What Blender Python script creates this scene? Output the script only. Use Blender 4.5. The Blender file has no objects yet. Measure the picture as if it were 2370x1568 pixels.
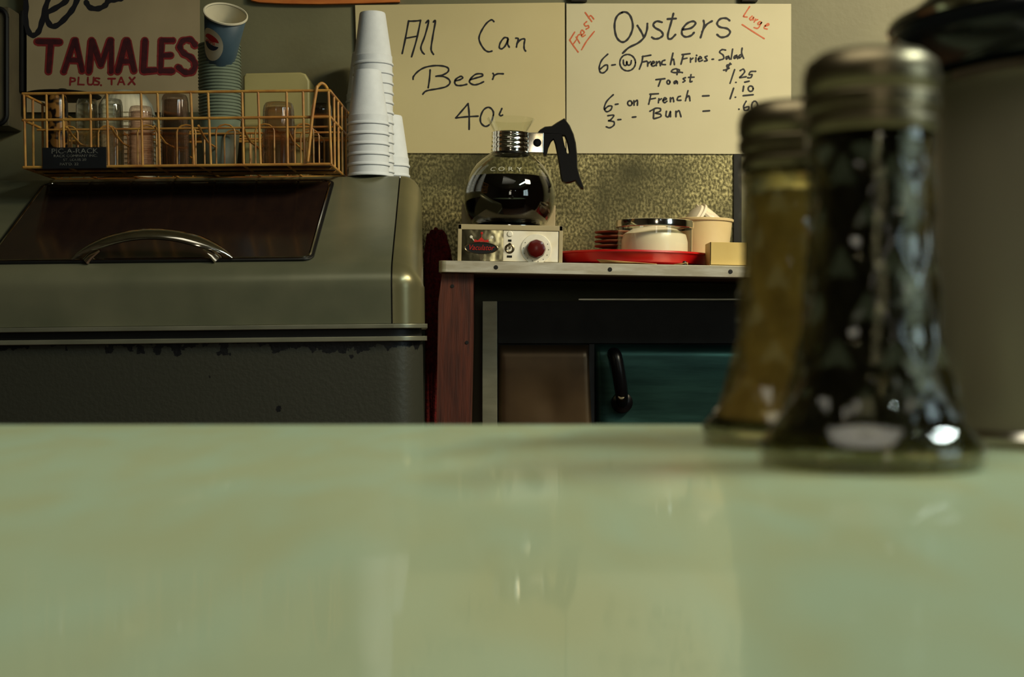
import bpy, bmesh, math, random
from mathutils import Vector, Matrix
random.seed(7)
PI = math.pi
SC = bpy.context.scene
COL = SC.collection

# ------------------------------------------------------------------ camera
F = 3292.0            # focal length in pixels of the 2370 px wide frame
CT = 0.95             # counter top height
ZC = CT + 0.0478      # camera height
cd = bpy.data.cameras.new('camera'); cam = bpy.data.objects.new('camera', cd); COL.objects.link(cam)
cam.location = (0, 0, ZC); cam.rotation_euler = (PI/2, 0, 0)
cd.sensor_width = 36; cd.lens = F*36/2370; cd.clip_start = 0.02
cd.dof.use_dof = True; cd.dof.focus_distance = 2.5; cd.dof.aperture_fstop = 9.4
SC.camera = cam
# ------------------------------------------------------------------ world, lamps, exposure
w = bpy.data.worlds.new('world'); SC.world = w; w.use_nodes = True
w.node_tree.nodes['Background'].inputs[0].default_value = (0.75, 0.8, 0.7, 1)
w.node_tree.nodes['Background'].inputs[1].default_value = 0.02
SC.view_settings.view_transform = 'Standard'; SC.view_settings.look = 'None'
SC.view_settings.gamma = 1; SC.view_settings.use_curve_mapping = False
SC.view_settings.exposure = -0.35
def area(name, loc, target, sx, sy, power, color, spread=180):
    l = bpy.data.lights.new(name, 'AREA'); l.shape = 'RECTANGLE'; l.size = sx; l.size_y = sy
    l.energy = power; l.color = color; l.spread = math.radians(spread)
    o = bpy.data.objects.new(name, l); COL.objects.link(o); o.location = loc
    o.rotation_euler = (Vector(target)-Vector(loc)).to_track_quat('-Z', 'Y').to_euler()
    return o
def bulb(name, loc, power, color, r=0.03):
    l = bpy.data.lights.new(name, 'POINT'); l.energy = power; l.color = color; l.shadow_soft_size = r
    o = bpy.data.objects.new(name, l); COL.objects.link(o); o.location = loc
area('ceiling_lamp_warm', (1.35, 1.55, 2.25), (0.55, 2.8, 1.15), 0.4, 0.3, 17, (1.0, 0.85, 0.55), 110)
area('ceiling_tube_cool', (1.3, 0.75, 2.45), (0.25, 1.0, 0.95), 1.0, 0.12, 15, (0.84, 1.0, 0.93), 130)
area('room_lamp', (-0.1, 0.35, 2.62), (0.0, 0.6, 0.9), 1.3, 1.3, 6.4, (1.0, 0.95, 0.76), 110)
bulb('bulb_yellow', (0.15, -1.1, 1.95), 0.7, (1.0, 0.85, 0.5), 0.035)
bulb('bulb_yellow', (0.30, -1.1, 1.95), 0.7, (1.0, 0.85, 0.5), 0.035)
bulb('bulb_white', (0.95, -0.9, 1.9), 0.7, (0.9, 0.95, 1.0), 0.035)

# ------------------------------------------------------------------ helpers
def P(px, py, Y): return Vector(((px-1185)*Y/F, Y, ZC+(784-py)*Y/F))
def X(px, Y): return (px-1185)*Y/F
def Z(py, Y): return ZC+(784-py)*Y/F
def s2l(c):
    r = []
    for v in c:
        v = v/255.0
        r.append(v/12.92 if v <= 0.04045 else ((v+0.055)/1.055)**2.4)
    return (r[0], r[1], r[2], 1)
def mat(name, col, rough=0.5, metal=0.0, var=None, vscale=12, bump=0, bscale=60, trans=0, ior=1.5, spec=None,
        stretch=(1, 1, 1), alpha=None, coat=0, emit=None, detail=4, ramp=(0.35, 0.65)):
    m = bpy.data.materials.new(name); m.use_nodes = True
    nt = m.node_tree; b = nt.nodes['Principled BSDF']
    b.inputs['Base Color'].default_value = s2l(col)
    b.inputs['Roughness'].default_value = rough; b.inputs['Metallic'].default_value = metal
    b.inputs['Transmission Weight'].default_value = trans; b.inputs['IOR'].default_value = ior
    if spec is not None: b.inputs['Specular IOR Level'].default_value = spec
    if coat: b.inputs['Coat Weight'].default_value = coat
    if emit:
        b.inputs['Emission Color'].default_value = s2l(emit[0]); b.inputs['Emission Strength'].default_value = emit[1]
    if alpha is not None: b.inputs['Alpha'].default_value = alpha
    if var or bump:
        tc = nt.nodes.new('ShaderNodeTexCoord'); mp = nt.nodes.new('ShaderNodeMapping')
        mp.inputs['Scale'].default_value = stretch
        nt.links.new(tc.outputs['Object'], mp.inputs['Vector'])
    if var:
        n = nt.nodes.new('ShaderNodeTexNoise'); n.inputs['Scale'].default_value = vscale; n.inputs['Detail'].default_value = detail
        nt.links.new(mp.outputs[0], n.inputs['Vector'])
        r = nt.nodes.new('ShaderNodeValToRGB')
        r.color_ramp.elements[0].position = ramp[0]; r.color_ramp.elements[0].color = s2l(var)
        r.color_ramp.elements[1].position = ramp[1]; r.color_ramp.elements[1].color = s2l(col)
        nt.links.new(n.outputs['Fac'], r.inputs['Fac']); nt.links.new(r.outputs['Color'], b.inputs['Base Color'])
    if bump:
        n2 = nt.nodes.new('ShaderNodeTexNoise'); n2.inputs['Scale'].default_value = bscale; n2.inputs['Detail'].default_value = 3
        nt.links.new(mp.outputs[0], n2.inputs['Vector'])
        bp = nt.nodes.new('ShaderNodeBump'); bp.inputs['Strength'].default_value = bump; bp.inputs['Distance'].default_value = 0.002
        nt.links.new(n2.outputs['Fac'], bp.inputs['Height']); nt.links.new(bp.outputs[0], b.inputs['Normal'])
    return m

def loc_of(o):
    v = Vector((0, 0, 0))
    while o is not None: v += o.location; o = o.parent
    return v
class MB:
    def __init__(s): s.bm = bmesh.new(); s.wn = False
    def box(s, x0, x1, y0, y1, z0, z1, bev=0, seg=2):
        r = bmesh.ops.create_cube(s.bm, size=1)
        vs = r['verts']
        for v in vs:
            v.co = Vector(((x0+x1)/2+v.co.x*(x1-x0), (y0+y1)/2+v.co.y*(y1-y0), (z0+z1)/2+v.co.z*(z1-z0)))
        if bev:
            s.wn = True
            es = set(e for v in vs for e in v.link_edges)
            bmesh.ops.bevel(s.bm, geom=list(es), offset=bev, segments=seg, affect='EDGES', profile=0.5)
        return s
    def lathe(s, prof, c, n=48, mod=None, axis=None, close=False):
        """prof: list of (r, z). mod(theta, z, r)->r. axis: direction; c: centre of z=0"""
        M = Matrix.Translation(Vector(c))
        if axis is not None: M = M @ Vector(axis).to_track_quat('Z', 'Y').to_matrix().to_4x4()
        rings = []
        for (r, z) in prof:
            if r < 1e-6:
                rings.append([s.bm.verts.new(M @ Vector((0, 0, z)))])
            else:
                ring = []
                for i in range(n):
                    t = 2*PI*i/n; rr = mod(t, z, r) if mod else r
                    ring.append(s.bm.verts.new(M @ Vector((rr*math.cos(t), rr*math.sin(t), z))))
                rings.append(ring)
        pairs = list(zip(rings[:-1], rings[1:]))
        if close: pairs.append((rings[-1], rings[0]))
        for a, b in pairs:
            if len(a) == 1 and len(b) == 1: continue
            for i in range(n):
                j = (i+1) % n
                if len(a) == 1: s.bm.faces.new((a[0], b[j], b[i]))
                elif len(b) == 1: s.bm.faces.new((a[i], a[j], b[0]))
                else: s.bm.faces.new((a[i], a[j], b[j], b[i]))
        return s
    def tube(s, pts, r, n=8, rad=None, flat=1.0, up=None, caps=True):
        pts = [Vector(p) for p in pts]
        prev = None; rings = []
        for i, p in enumerate(pts):
            if i == 0: t = pts[1]-p
            elif i == len(pts)-1: t = p-pts[i-1]
            else: t = (pts[i+1]-p).normalized()+(p-pts[i-1]).normalized()
            t.normalize()
            if up is not None: a = Vector(up)
            elif prev is not None: a = prev
            else: a = Vector((0, 0, 1)) if abs(t.z) < 0.9 else Vector((0, 1, 0))
            u = (a - t*a.dot(t)).normalized(); v = t.cross(u); prev = u
            k = rad[i] if rad else r
            rings.append([s.bm.verts.new(p+u*math.cos(2*PI*q/n)*k*flat+v*math.sin(2*PI*q/n)*k) for q in range(n)])
        for a, b in zip(rings[:-1], rings[1:]):
            for i in range(n): s.bm.faces.new((a[i], a[(i+1) % n], b[(i+1) % n], b[i]))
        if caps:
            s.bm.faces.new(rings[0][::-1]); s.bm.faces.new(rings[-1])
        return s
    def prism(s, poly, vec, bev=0):
        """closed polygon of 3-D points extruded by vec"""
        a = [s.bm.verts.new(Vector(p)) for p in poly]; b = [s.bm.verts.new(Vector(p)+Vector(vec)) for p in poly]
        n = len(a); fs = [s.bm.faces.new(a), s.bm.faces.new(b[::-1])]
        for i in range(n): s.bm.faces.new((a[i], b[i], b[(i+1) % n], a[(i+1) % n]))
        if bev:
            s.wn = True
            es = [e for f in fs for e in f.edges]
            bmesh.ops.bevel(s.bm, geom=es, offset=bev, segments=3, affect='EDGES', profile=0.5)
        return s
    def grid(s, rows, flip=False):
        vs = [[s.bm.verts.new(Vector(p)) for p in r] for r in rows]
        for i in range(len(vs)-1):
            for j in range(len(vs[0])-1):
                s.bm.faces.new((vs[i][j], vs[i][j+1], vs[i+1][j+1], vs[i+1][j]))
        return s
    def build(s, name, m, parent=None, smooth=True, bevel=0, thick=0, fixn=True):
        if fixn: bmesh.ops.recalc_face_normals(s.bm, faces=s.bm.faces)
        me = bpy.data.meshes.new(name); off = loc_of(parent)
        if off.length: bmesh.ops.translate(s.bm, verts=s.bm.verts, vec=-off)
        s.bm.to_mesh(me); s.bm.free()
        if m: me.materials.append(m)
        o = bpy.data.objects.new(name, me); COL.objects.link(o)
        if parent is not None: o.parent = parent
        if thick:
            md = o.modifiers.new('solid', 'SOLIDIFY'); md.thickness = thick; md.offset = 0
        if smooth:
            for p in me.polygons: p.use_smooth = True
            bmm = bmesh.new(); bmm.from_mesh(me)
            for e in bmm.edges:
                if len(e.link_faces) == 2 and e.calc_face_angle(0) > math.radians(38): e.smooth = False
            bmm.to_mesh(me); bmm.free()
            if s.wn:
                md = o.modifiers.new('flat faces', 'WEIGHTED_NORMAL'); md.keep_sharp = True; md.weight = 100
        return o
def tag(o, label=None, cat=None, group=None, kind=None):
    if label: o['label'] = label
    if cat: o['category'] = cat
    if group: o['group'] = group
    if kind: o['kind'] = kind
    return o
def thing(name, loc, label, cat, group=None):
    o = bpy.data.objects.new(name, None); COL.objects.link(o); o.location = loc; o.empty_display_size = 0.02
    return tag(o, label, cat, group)
def copy_tree(o, loc=None, label=None, parent=None):
    c = o.copy(); COL.objects.link(c)
    if parent is not None: c.parent = parent
    if loc is not None: c.location = loc
    if label: c['label'] = label
    for ch in list(o.children): copy_tree(ch, parent=c)
    return c
ORD = ['', 'first', 'second', 'third', 'fourth', 'fifth', 'sixth', 'seventh', 'eighth', 'ninth', 'tenth', 'eleventh', 'twelfth', 'thirteenth', 'fourteenth', 'fifteenth',
       'sixteenth', 'seventeenth', 'eighteenth', 'nineteenth', 'twentieth', 'twenty-first', 'twenty-second', 'twenty-third', 'twenty-fourth', 'twenty-fifth', 'twenty-sixth', 'twenty-seventh']
def catmull(pts, k=5):
    if len(pts) < 3: return pts
    out = []
    closed = (pts[0] == pts[-1])
    for i in range(len(pts)-1):
        p1, p2 = pts[i], pts[i+1]
        p0 = pts[i-1] if i > 0 else (pts[-2] if closed else p1)
        p3 = pts[i+2] if i+2 < len(pts) else (pts[1] if closed else p2)
        for q in range(k):
            t = q/k
            out.append(tuple(0.5*((2*p1[d])+(-p0[d]+p2[d])*t+(2*p0[d]-5*p1[d]+4*p2[d]-p3[d])*t*t+(-p0[d]+3*p1[d]-3*p2[d]+p3[d])*t**3) for d in range(len(p1))))
    out.append(pts[-1]); return out
def ell(cx, cy, rx, ry, n=12): return [(cx+rx*math.cos(2*PI*i/n), cy+ry*math.sin(2*PI*i/n)) for i in range(n)]+[(cx+rx, cy)]
def ribbons(strokes, org, sc, Y, width, name, m, parent, smooth=True, gap=24):
    """flat pen strokes lying on the plane y=Y, measured on a sheet with origin org and scale sc; one part per word"""
    if gap:
        bb = [[min(a for a, b in st)-gap, min(b for a, b in st)-gap*0.35, max(a for a, b in st)+gap, max(b for a, b in st)+gap*0.35] for st in strokes]
        grp = list(range(len(strokes)))
        for i in range(len(strokes)):
            for j in range(i):
                if bb[i][0] < bb[j][2] and bb[j][0] < bb[i][2] and bb[i][1] < bb[j][3] and bb[j][1] < bb[i][3]:
                    a, b = grp[i], grp[j]; grp = [b if g == a else g for g in grp]
        return [ribbons([st for st, g in zip(strokes, grp) if g == q], org, sc, Y, width, name, m, parent, smooth, 0) for q in sorted(set(grp))]
    mb = MB(); bm = mb.bm; k = 0
    for st in strokes:
        st = [(org[0]+a/sc, org[1]+b/sc) for a, b in st]
        if smooth: st = catmull(st)
        pts = [P(a, b, Y) for a, b in st]; wd = width*Y/F/2
        yy = Y-k*0.000012; k += 1
        L = []; R = []
        for i, p in enumerate(pts):
            t = pts[min(i+1, len(pts)-1)]-pts[max(i-1, 0)]
            if t.length < 1e-9: t = Vector((1, 0, 0))
            t.normalize(); nrm = Vector((-t.z, 0, t.x))
            j = wd*(1+0.12*math.sin(i*1.3+k))
            L.append(bm.verts.new((p.x+nrm.x*j, yy, p.z+nrm.z*j))); R.append(bm.verts.new((p.x-nrm.x*j, yy, p.z-nrm.z*j)))
        for i in range(len(L)-1):
            try: bm.faces.new((L[i], L[i+1], R[i+1], R[i]))
            except ValueError: pass
        # round ends: half discs outside the stroke
        for e, q0 in ((0, pts[0]-pts[1]), (-1, pts[-1]-pts[-2])):
            q0.y = 0
            if q0.length < 1e-9: continue
            a0 = math.atan2(q0.z, q0.x)
            c = [bm.verts.new((pts[e].x+wd*math.cos(a0-PI/2+PI*q/6), yy, pts[e].z+wd*math.sin(a0-PI/2+PI*q/6))) for q in range(7)]
            bm.faces.new(c)
    o = mb.build(name, m, parent, smooth=False, fixn=False)
    if o.name.startswith('red_lettering'): o['label'] = 'orange-red slanted word'
    return o
def text(body, size, loc, rot, m, name, parent, shear=0, extrude=0.0002, sx=1.0, font=None):
    cu = bpy.data.curves.new(name, 'FONT'); cu.body = body; cu.size = size; cu.align_x = 'CENTER'; cu.align_y = 'CENTER'
    cu.shear = shear; cu.extrude = extrude; cu.resolution_u = 3
    o = bpy.data.objects.new(name, cu); COL.objects.link(o)
    bpy.context.view_layer.update()
    dg = bpy.context.evaluated_depsgraph_get()
    me = bpy.data.meshes.new_from_object(o.evaluated_get(dg)); me.name = name
    bpy.data.objects.remove(o)
    me.materials.clear(); me.materials.append(m)
    M = Matrix.Translation(Vector(loc)-loc_of(parent)) @ rot.to_4x4() @ Matrix.Diagonal((sx, 1, 1, 1))
    me.transform(M)
    r = bpy.data.objects.new(name, me); COL.objects.link(r); r.parent = parent
    return r
FRONT = Matrix.Rotation(PI/2, 3, 'X')       # text facing the camera (-Y)

# ------------------------------------------------------------------ materials
M = {}
M['wall'] = mat('wall_paint', (118, 116, 88), 0.55, var=(108, 106, 80), vscale=6, bump=0.15, bscale=90)
M['roomwall'] = mat('room_wall', (120, 100, 74), 0.8, var=(105, 88, 66), vscale=3)
M['ceil'] = mat('ceiling_paint', (160, 150, 120), 0.8, var=(145, 137, 110), vscale=3)
M['floor'] = mat('floor_lino', (120, 84, 54), 0.5, var=(98, 66, 42), vscale=8)
M['card_y'] = mat('cream_card', (204, 192, 148), 0.7, var=(197, 185, 141), vscale=5, bump=0.05)
M['card_w'] = mat('white_card', (206, 200, 170), 0.7, var=(199, 193, 162), vscale=5, bump=0.05)
M['card_g'] = mat('grey_card', (170, 154, 122), 0.75, var=(158, 143, 112), vscale=7, bump=0.1, bscale=20)
M['ink'] = mat('black_ink', (14, 14, 24), 0.6)
M['redink'] = mat('orange_red_ink', (196, 86, 48), 0.6, var=(205, 110, 66), vscale=300)
M['maroon'] = mat('maroon_paint', (72, 14, 24), 0.6, var=(52, 8, 22), vscale=90)
M['redpaint'] = mat('red_paint', (136, 34, 36), 0.6, var=(118, 26, 30), vscale=90)
M['orange'] = mat('orange_board', (205, 120, 50), 0.6, var=(185, 100, 40), vscale=25, stretch=(1, 1, 6))
M['steel'] = mat('grey_enamel', (132, 130, 104), 0.3, 0.35, var=(106, 108, 86), vscale=6, bump=0.03, bscale=200, spec=0.5)
M['steel_hi'] = mat('corner_enamel_reflection', (124, 118, 84), 0.28, 0.45, var=(108, 104, 76), vscale=7, bump=0.03, bscale=180)  # corner's yellowish reflection put into the enamel colour
M['chrome'] = mat('chrome', (235, 230, 220), 0.11, 1.0, var=(215, 210, 200), vscale=40)
M['alu'] = mat('aluminium_edge', (232, 228, 212), 0.33, 0.65, var=(206, 198, 176), vscale=24, stretch=(1, 1, 5), bump=0.06, bscale=90)
M['black'] = mat('black_rubber', (16, 16, 18), 0.5, var=(11, 11, 12), vscale=30)
M['blackplastic'] = mat('black_bakelite', (10, 10, 12), 0.3, var=(7, 7, 9), vscale=30, spec=0.2)
M['lid'] = mat('brown_lid', (44, 30, 24), 0.16, 0.0, var=(36, 25, 22), vscale=14, stretch=(4, 1, 1), spec=0.6)
M['wire'] = mat('yellow_coated_wire', (206, 156, 74), 0.45, var=(176, 116, 56), vscale=45)
M['wirefloor'] = mat('brown_rack_liner', (84, 52, 34), 0.7, var=(64, 40, 28), vscale=25)
M['foam'] = mat('foam_cup', (226, 232, 240), 0.6, var=(220, 226, 234), vscale=60, bump=0.08, bscale=400)
M['bluecup'] = mat('blue_green_paper', (118, 130, 112), 0.5, var=(106, 118, 102), vscale=30)
M['deepblue'] = mat('deep_blue_paper', (62, 84, 98), 0.45, var=(54, 74, 88), vscale=30)
M['white'] = mat('white_paper', (224, 216, 190), 0.6, var=(214, 206, 180), vscale=20)
M['logored'] = mat('logo_red', (200, 30, 34), 0.5, var=(186, 24, 30), vscale=60)
M['logoblue'] = mat('logo_blue', (24, 40, 74), 0.5, var=(20, 34, 64), vscale=60)
M['glass'] = mat('clear_glass', (245, 250, 246), 0.0, trans=1.0, ior=1.48)
M['greenglass'] = mat('thick_pressed_glass', (236, 240, 222), 0.02, trans=1.0, ior=1.5)
M['pinkglass'] = mat('pinkish_ribbed_plastic', (196, 168, 150), 0.12, trans=0.85, ior=1.3)
M['ambglass'] = mat('leopard_patterned_glass', (170, 120, 60), 0.2, var=(26, 20, 18), vscale=70, detail=1, ramp=(0.46, 0.54), trans=0.25)
M['coffee'] = mat('black_coffee', (5, 3, 3), 0.03, var=(4, 3, 3), vscale=10)
M['almond'] = mat('beige_enamel', (186, 172, 136), 0.38, var=(172, 158, 124), vscale=14)
M['panel'] = mat('bright_brushed_panel', (255, 250, 232), 0.25, 0.35, var=(240, 230, 200), vscale=26)
M['mirrorpanel'] = mat('chrome_badge_panel', (150, 144, 112), 0.08, 1.0, bump=0.35, bscale=16)
M['dial'] = mat('white_dial', (252, 248, 232), 0.35, var=(240, 234, 214), vscale=60)
M['knob'] = mat('dark_red_bakelite', (92, 20, 16), 0.22, var=(74, 14, 12), vscale=20)
M['badgered'] = mat('badge_red', (198, 40, 30), 0.4, var=(180, 32, 24), vscale=60)
M['red'] = mat('red_plastic_tray', (196, 16, 16), 0.35, var=(180, 12, 14), vscale=20)
M['darkred'] = mat('dark_red_plastic', (120, 18, 20), 0.4, var=(100, 14, 16), vscale=20)
M['brownplate'] = mat('brown_stoneware', (140, 88, 64), 0.4, var=(118, 72, 52), vscale=30)
M['yellowbox'] = mat('pale_yellow_box', (216, 190, 118), 0.55, var=(206, 178, 106), vscale=18)
M['tub'] = mat('cream_plastic', (226, 204, 156), 0.4, var=(216, 192, 142), vscale=12)
M['tubtall'] = mat('pale_olive_plastic', (176, 166, 112), 0.45, var=(166, 156, 104), vscale=12)
M['bowl'] = mat('white_melamine', (238, 226, 204), 0.25, var=(230, 216, 194), vscale=12)
M['wood'] = mat('red_brown_post_wood', (92, 42, 26), 0.55, var=(62, 27, 17), vscale=22, stretch=(6, 6, 0.5), bump=0.3, bscale=60)
M['teal_reflect_door'] = mat('cool_reflection_steel_door', (56, 92, 86), 0.36, 0.8, var=(44, 74, 70), vscale=8, stretch=(1, 1, 8), bump=0.12, bscale=14)  # green-blue tint puts reflected cool light into the steel colour
M['tan_reflect_door'] = mat('tan_reflection_steel_door', (100, 80, 56), 0.4, 0.7, var=(74, 58, 42), vscale=7, bump=0.1, bscale=14)  # tan reflection on the left door put into its base colour
M['darkmetal'] = mat('dark_metal', (34, 34, 32), 0.5, 0.4, var=(26, 26, 24), vscale=20)
M['strip'] = mat('grey_steel_strip', (160, 158, 136), 0.35, 0.6, var=(138, 138, 118), vscale=12, stretch=(1, 1, 4))
M['sack'] = mat('dark_red_mop_yarn', (120, 22, 26), 0.9, var=(74, 10, 16), vscale=160, bump=1.0, bscale=300)
M['paper'] = mat('tan_slip', (206, 168, 108), 0.7, var=(192, 152, 94), vscale=30)
M['plate'] = mat('black_name_plate', (16, 20, 26), 0.45, var=(12, 15, 20), vscale=60)
M['platetext'] = mat('worn_plate_lettering', (130, 128, 118), 0.5, var=(74, 76, 74), vscale=260)
M['etch'] = mat('white_glass_print', (200, 200, 180), 0.5, var=(180, 180, 162), vscale=200)
M['syrup'] = mat('dark_contents', (14, 14, 18), 0.9, var=(8, 9, 14), vscale=60, spec=0.1)
M['sugar'] = mat('tan_contents', (204, 172, 118), 0.8, var=(160, 130, 86), vscale=45, bump=0.4, bscale=250)
M['capmetal'] = mat('worn_cap_metal', (142, 130, 104), 0.36, 1.0, var=(118, 106, 84), vscale=24)
M['canister'] = mat('satin_grey_canister', (156, 147, 128), 0.36, 0.3, var=(148, 140, 122), vscale=5)
M['canlid'] = mat('black_glossy_lid', (20, 24, 28), 0.16, var=(16, 20, 24), vscale=8)
M['casing'] = mat('grey_box_casing', (96, 88, 66), 0.55, var=(84, 76, 58), vscale=14)
M['brownlam'] = mat('counter_front', (92, 70, 48), 0.5, var=(80, 60, 40), vscale=10)

def counter_mat():
    m = bpy.data.materials.new('pale_green_laminate'); m.use_nodes = True; nt = m.node_tree; N = nt.nodes; L = nt.links
    for n in list(N): N.remove(n)
    out = N.new('ShaderNodeOutputMaterial'); tc = N.new('ShaderNodeTexCoord')
    n1 = N.new('ShaderNodeTexNoise'); n1.inputs['Scale'].default_value = 36; n1.inputs['Detail'].default_value = 3
    n1.inputs['Distortion'].default_value = 0.6
    mp = N.new('ShaderNodeMapping'); mp.inputs['Scale'].default_value = (1, 0.28, 1); L.new(tc.outputs['Object'], mp.inputs[0]); L.new(mp.outputs[0], n1.inputs['Vector'])
    r = N.new('ShaderNodeValToRGB'); e = r.color_ramp.elements
    e[0].position = 0.36; e[0].color = s2l((180, 184, 142)); e[1].position = 0.68; e[1].color = s2l((178, 192, 158))
    L.new(n1.outputs['Fac'], r.inputs['Fac'])
    d = N.new('ShaderNodeBsdfDiffuse'); L.new(r.outputs[0], d.inputs['Color'])
    g1 = N.new('ShaderNodeBsdfGlossy'); g1.inputs['Roughness'].default_value = 0.045
    g2 = N.new('ShaderNodeBsdfGlossy'); g2.inputs['Roughness'].default_value = 0.25
    a = N.new('ShaderNodeMixShader'); a.inputs[0].default_value = 0.13; L.new(d.outputs[0], a.inputs[1]); L.new(g2.outputs[0], a.inputs[2])
    b = N.new('ShaderNodeMixShader'); b.inputs[0].default_value = 0.115; L.new(a.outputs[0], b.inputs[1]); L.new(g1.outputs[0], b.inputs[2])
    L.new(b.outputs[0], out.inputs['Surface']); return m
M['counter'] = counter_mat()

def clearmat(name, col, rough=0.0, refr=0.0, ior=1.5, gloss=1.0, facing=0.0):
    """glass that lets light and shadow rays through: clear body, fresnel reflections and, when thick, some refraction"""
    m = bpy.data.materials.new(name); m.use_nodes = True; nt = m.node_tree; N = nt.nodes; L = nt.links
    for n in list(N): N.remove(n)
    out = N.new('ShaderNodeOutputMaterial'); t = N.new('ShaderNodeBsdfTransparent'); t.inputs[0].default_value = s2l(col)
    g = N.new('ShaderNodeBsdfGlossy'); g.inputs['Roughness'].default_value = rough; fr = N.new('ShaderNodeFresnel'); fr.inputs[0].default_value = ior
    body = t.outputs[0]
    if refr:
        r = N.new('ShaderNodeBsdfRefraction'); r.inputs['IOR'].default_value = ior; r.inputs['Color'].default_value = s2l(col)
        mx = N.new('ShaderNodeMixShader'); mx.inputs[0].default_value = refr; L.new(body, mx.inputs[1]); L.new(r.outputs[0], mx.inputs[2]); body = mx.outputs[0]
    m2 = N.new('ShaderNodeMixShader')
    if gloss != 1.0:
        mu = N.new('ShaderNodeMath'); mu.operation = 'MULTIPLY'; mu.inputs[1].default_value = gloss; mu.use_clamp = True; L.new(fr.outputs[0], mu.inputs[0]); fo = mu.outputs[0]
    else: fo = fr.outputs[0]
    ge = N.new('ShaderNodeNewGeometry'); sb = N.new('ShaderNodeMath'); sb.operation = 'SUBTRACT'; sb.inputs[0].default_value = 1; L.new(ge.outputs['Backfacing'], sb.inputs[1])
    ff = N.new('ShaderNodeMath'); ff.operation = 'MULTIPLY'; L.new(fo, ff.inputs[0]); L.new(sb.outputs[0], ff.inputs[1]); L.new(ff.outputs[0], m2.inputs[0])
    L.new(body, m2.inputs[1]); L.new(g.outputs[0], m2.inputs[2]); L.new(m2.outputs[0], out.inputs['Surface']); return m
M['glass'] = clearmat('clear_glass', (253, 254, 251), 0.0, ior=1.45, gloss=1.8)
M['greenglass'] = clearmat('thick_pressed_glass', (244, 242, 222), 0.05, refr=0.55, ior=1.4, gloss=2.0)
M['pinkglass'] = clearmat('pinkish_ribbed_plastic', (240, 230, 226), 0.06, refr=0.35, ior=1.25, gloss=2.0)
M['tumbler'] = clearmat('tumbler_glass', (250, 251, 248), 0.0, refr=0.5, ior=1.4, gloss=2.0)

def splash_mat():
    m = mat('galvanised_sheet', (150, 146, 96), 0.38, 0.6); nt = m.node_tree; N = nt.nodes; L = nt.links; b = N['Principled BSDF']
    tc = N.new('ShaderNodeTexCoord'); mp = N.new('ShaderNodeMapping'); mp.inputs['Scale'].default_value = (1, 1, 0.75)
    L.new(tc.outputs['Object'], mp.inputs[0])
    n = N.new('ShaderNodeTexNoise'); n.inputs['Scale'].default_value = 210; n.inputs['Detail'].default_value = 4; L.new(mp.outputs[0], n.inputs['Vector'])
    n2 = N.new('ShaderNodeTexNoise'); n2.inputs['Scale'].default_value = 5; n2.inputs['Detail'].default_value = 3; L.new(tc.outputs['Object'], n2.inputs['Vector'])
    r = N.new('ShaderNodeValToRGB'); e = r.color_ramp.elements
    e[0].position = 0.42; e[0].color = s2l((104, 98, 66)); e[1].position = 0.68; e[1].color = s2l((220, 208, 150))
    L.new(n.outputs['Fac'], r.inputs['Fac'])
    mx = N.new('ShaderNodeMix'); mx.data_type = 'RGBA'; mx.inputs['B'].default_value = s2l((82, 79, 54))
    r2 = N.new('ShaderNodeValToRGB'); r2.color_ramp.elements[0].position = 0.40; r2.color_ramp.elements[1].position = 0.62
    L.new(n2.outputs['Fac'], r2.inputs['Fac']); L.new(r2.outputs[0], mx.inputs['Factor']); L.new(r.outputs[0], mx.inputs['A'])
    L.new(mx.outputs['Result'], b.inputs['Base Color'])
    bp = N.new('ShaderNodeBump'); bp.inputs['Strength'].default_value = 0.45; bp.inputs['Distance'].default_value = 0.0012
    L.new(n.outputs['Fac'], bp.inputs['Height']); L.new(bp.outputs[0], b.inputs['Normal']); return m
M['splash'] = splash_mat()

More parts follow.
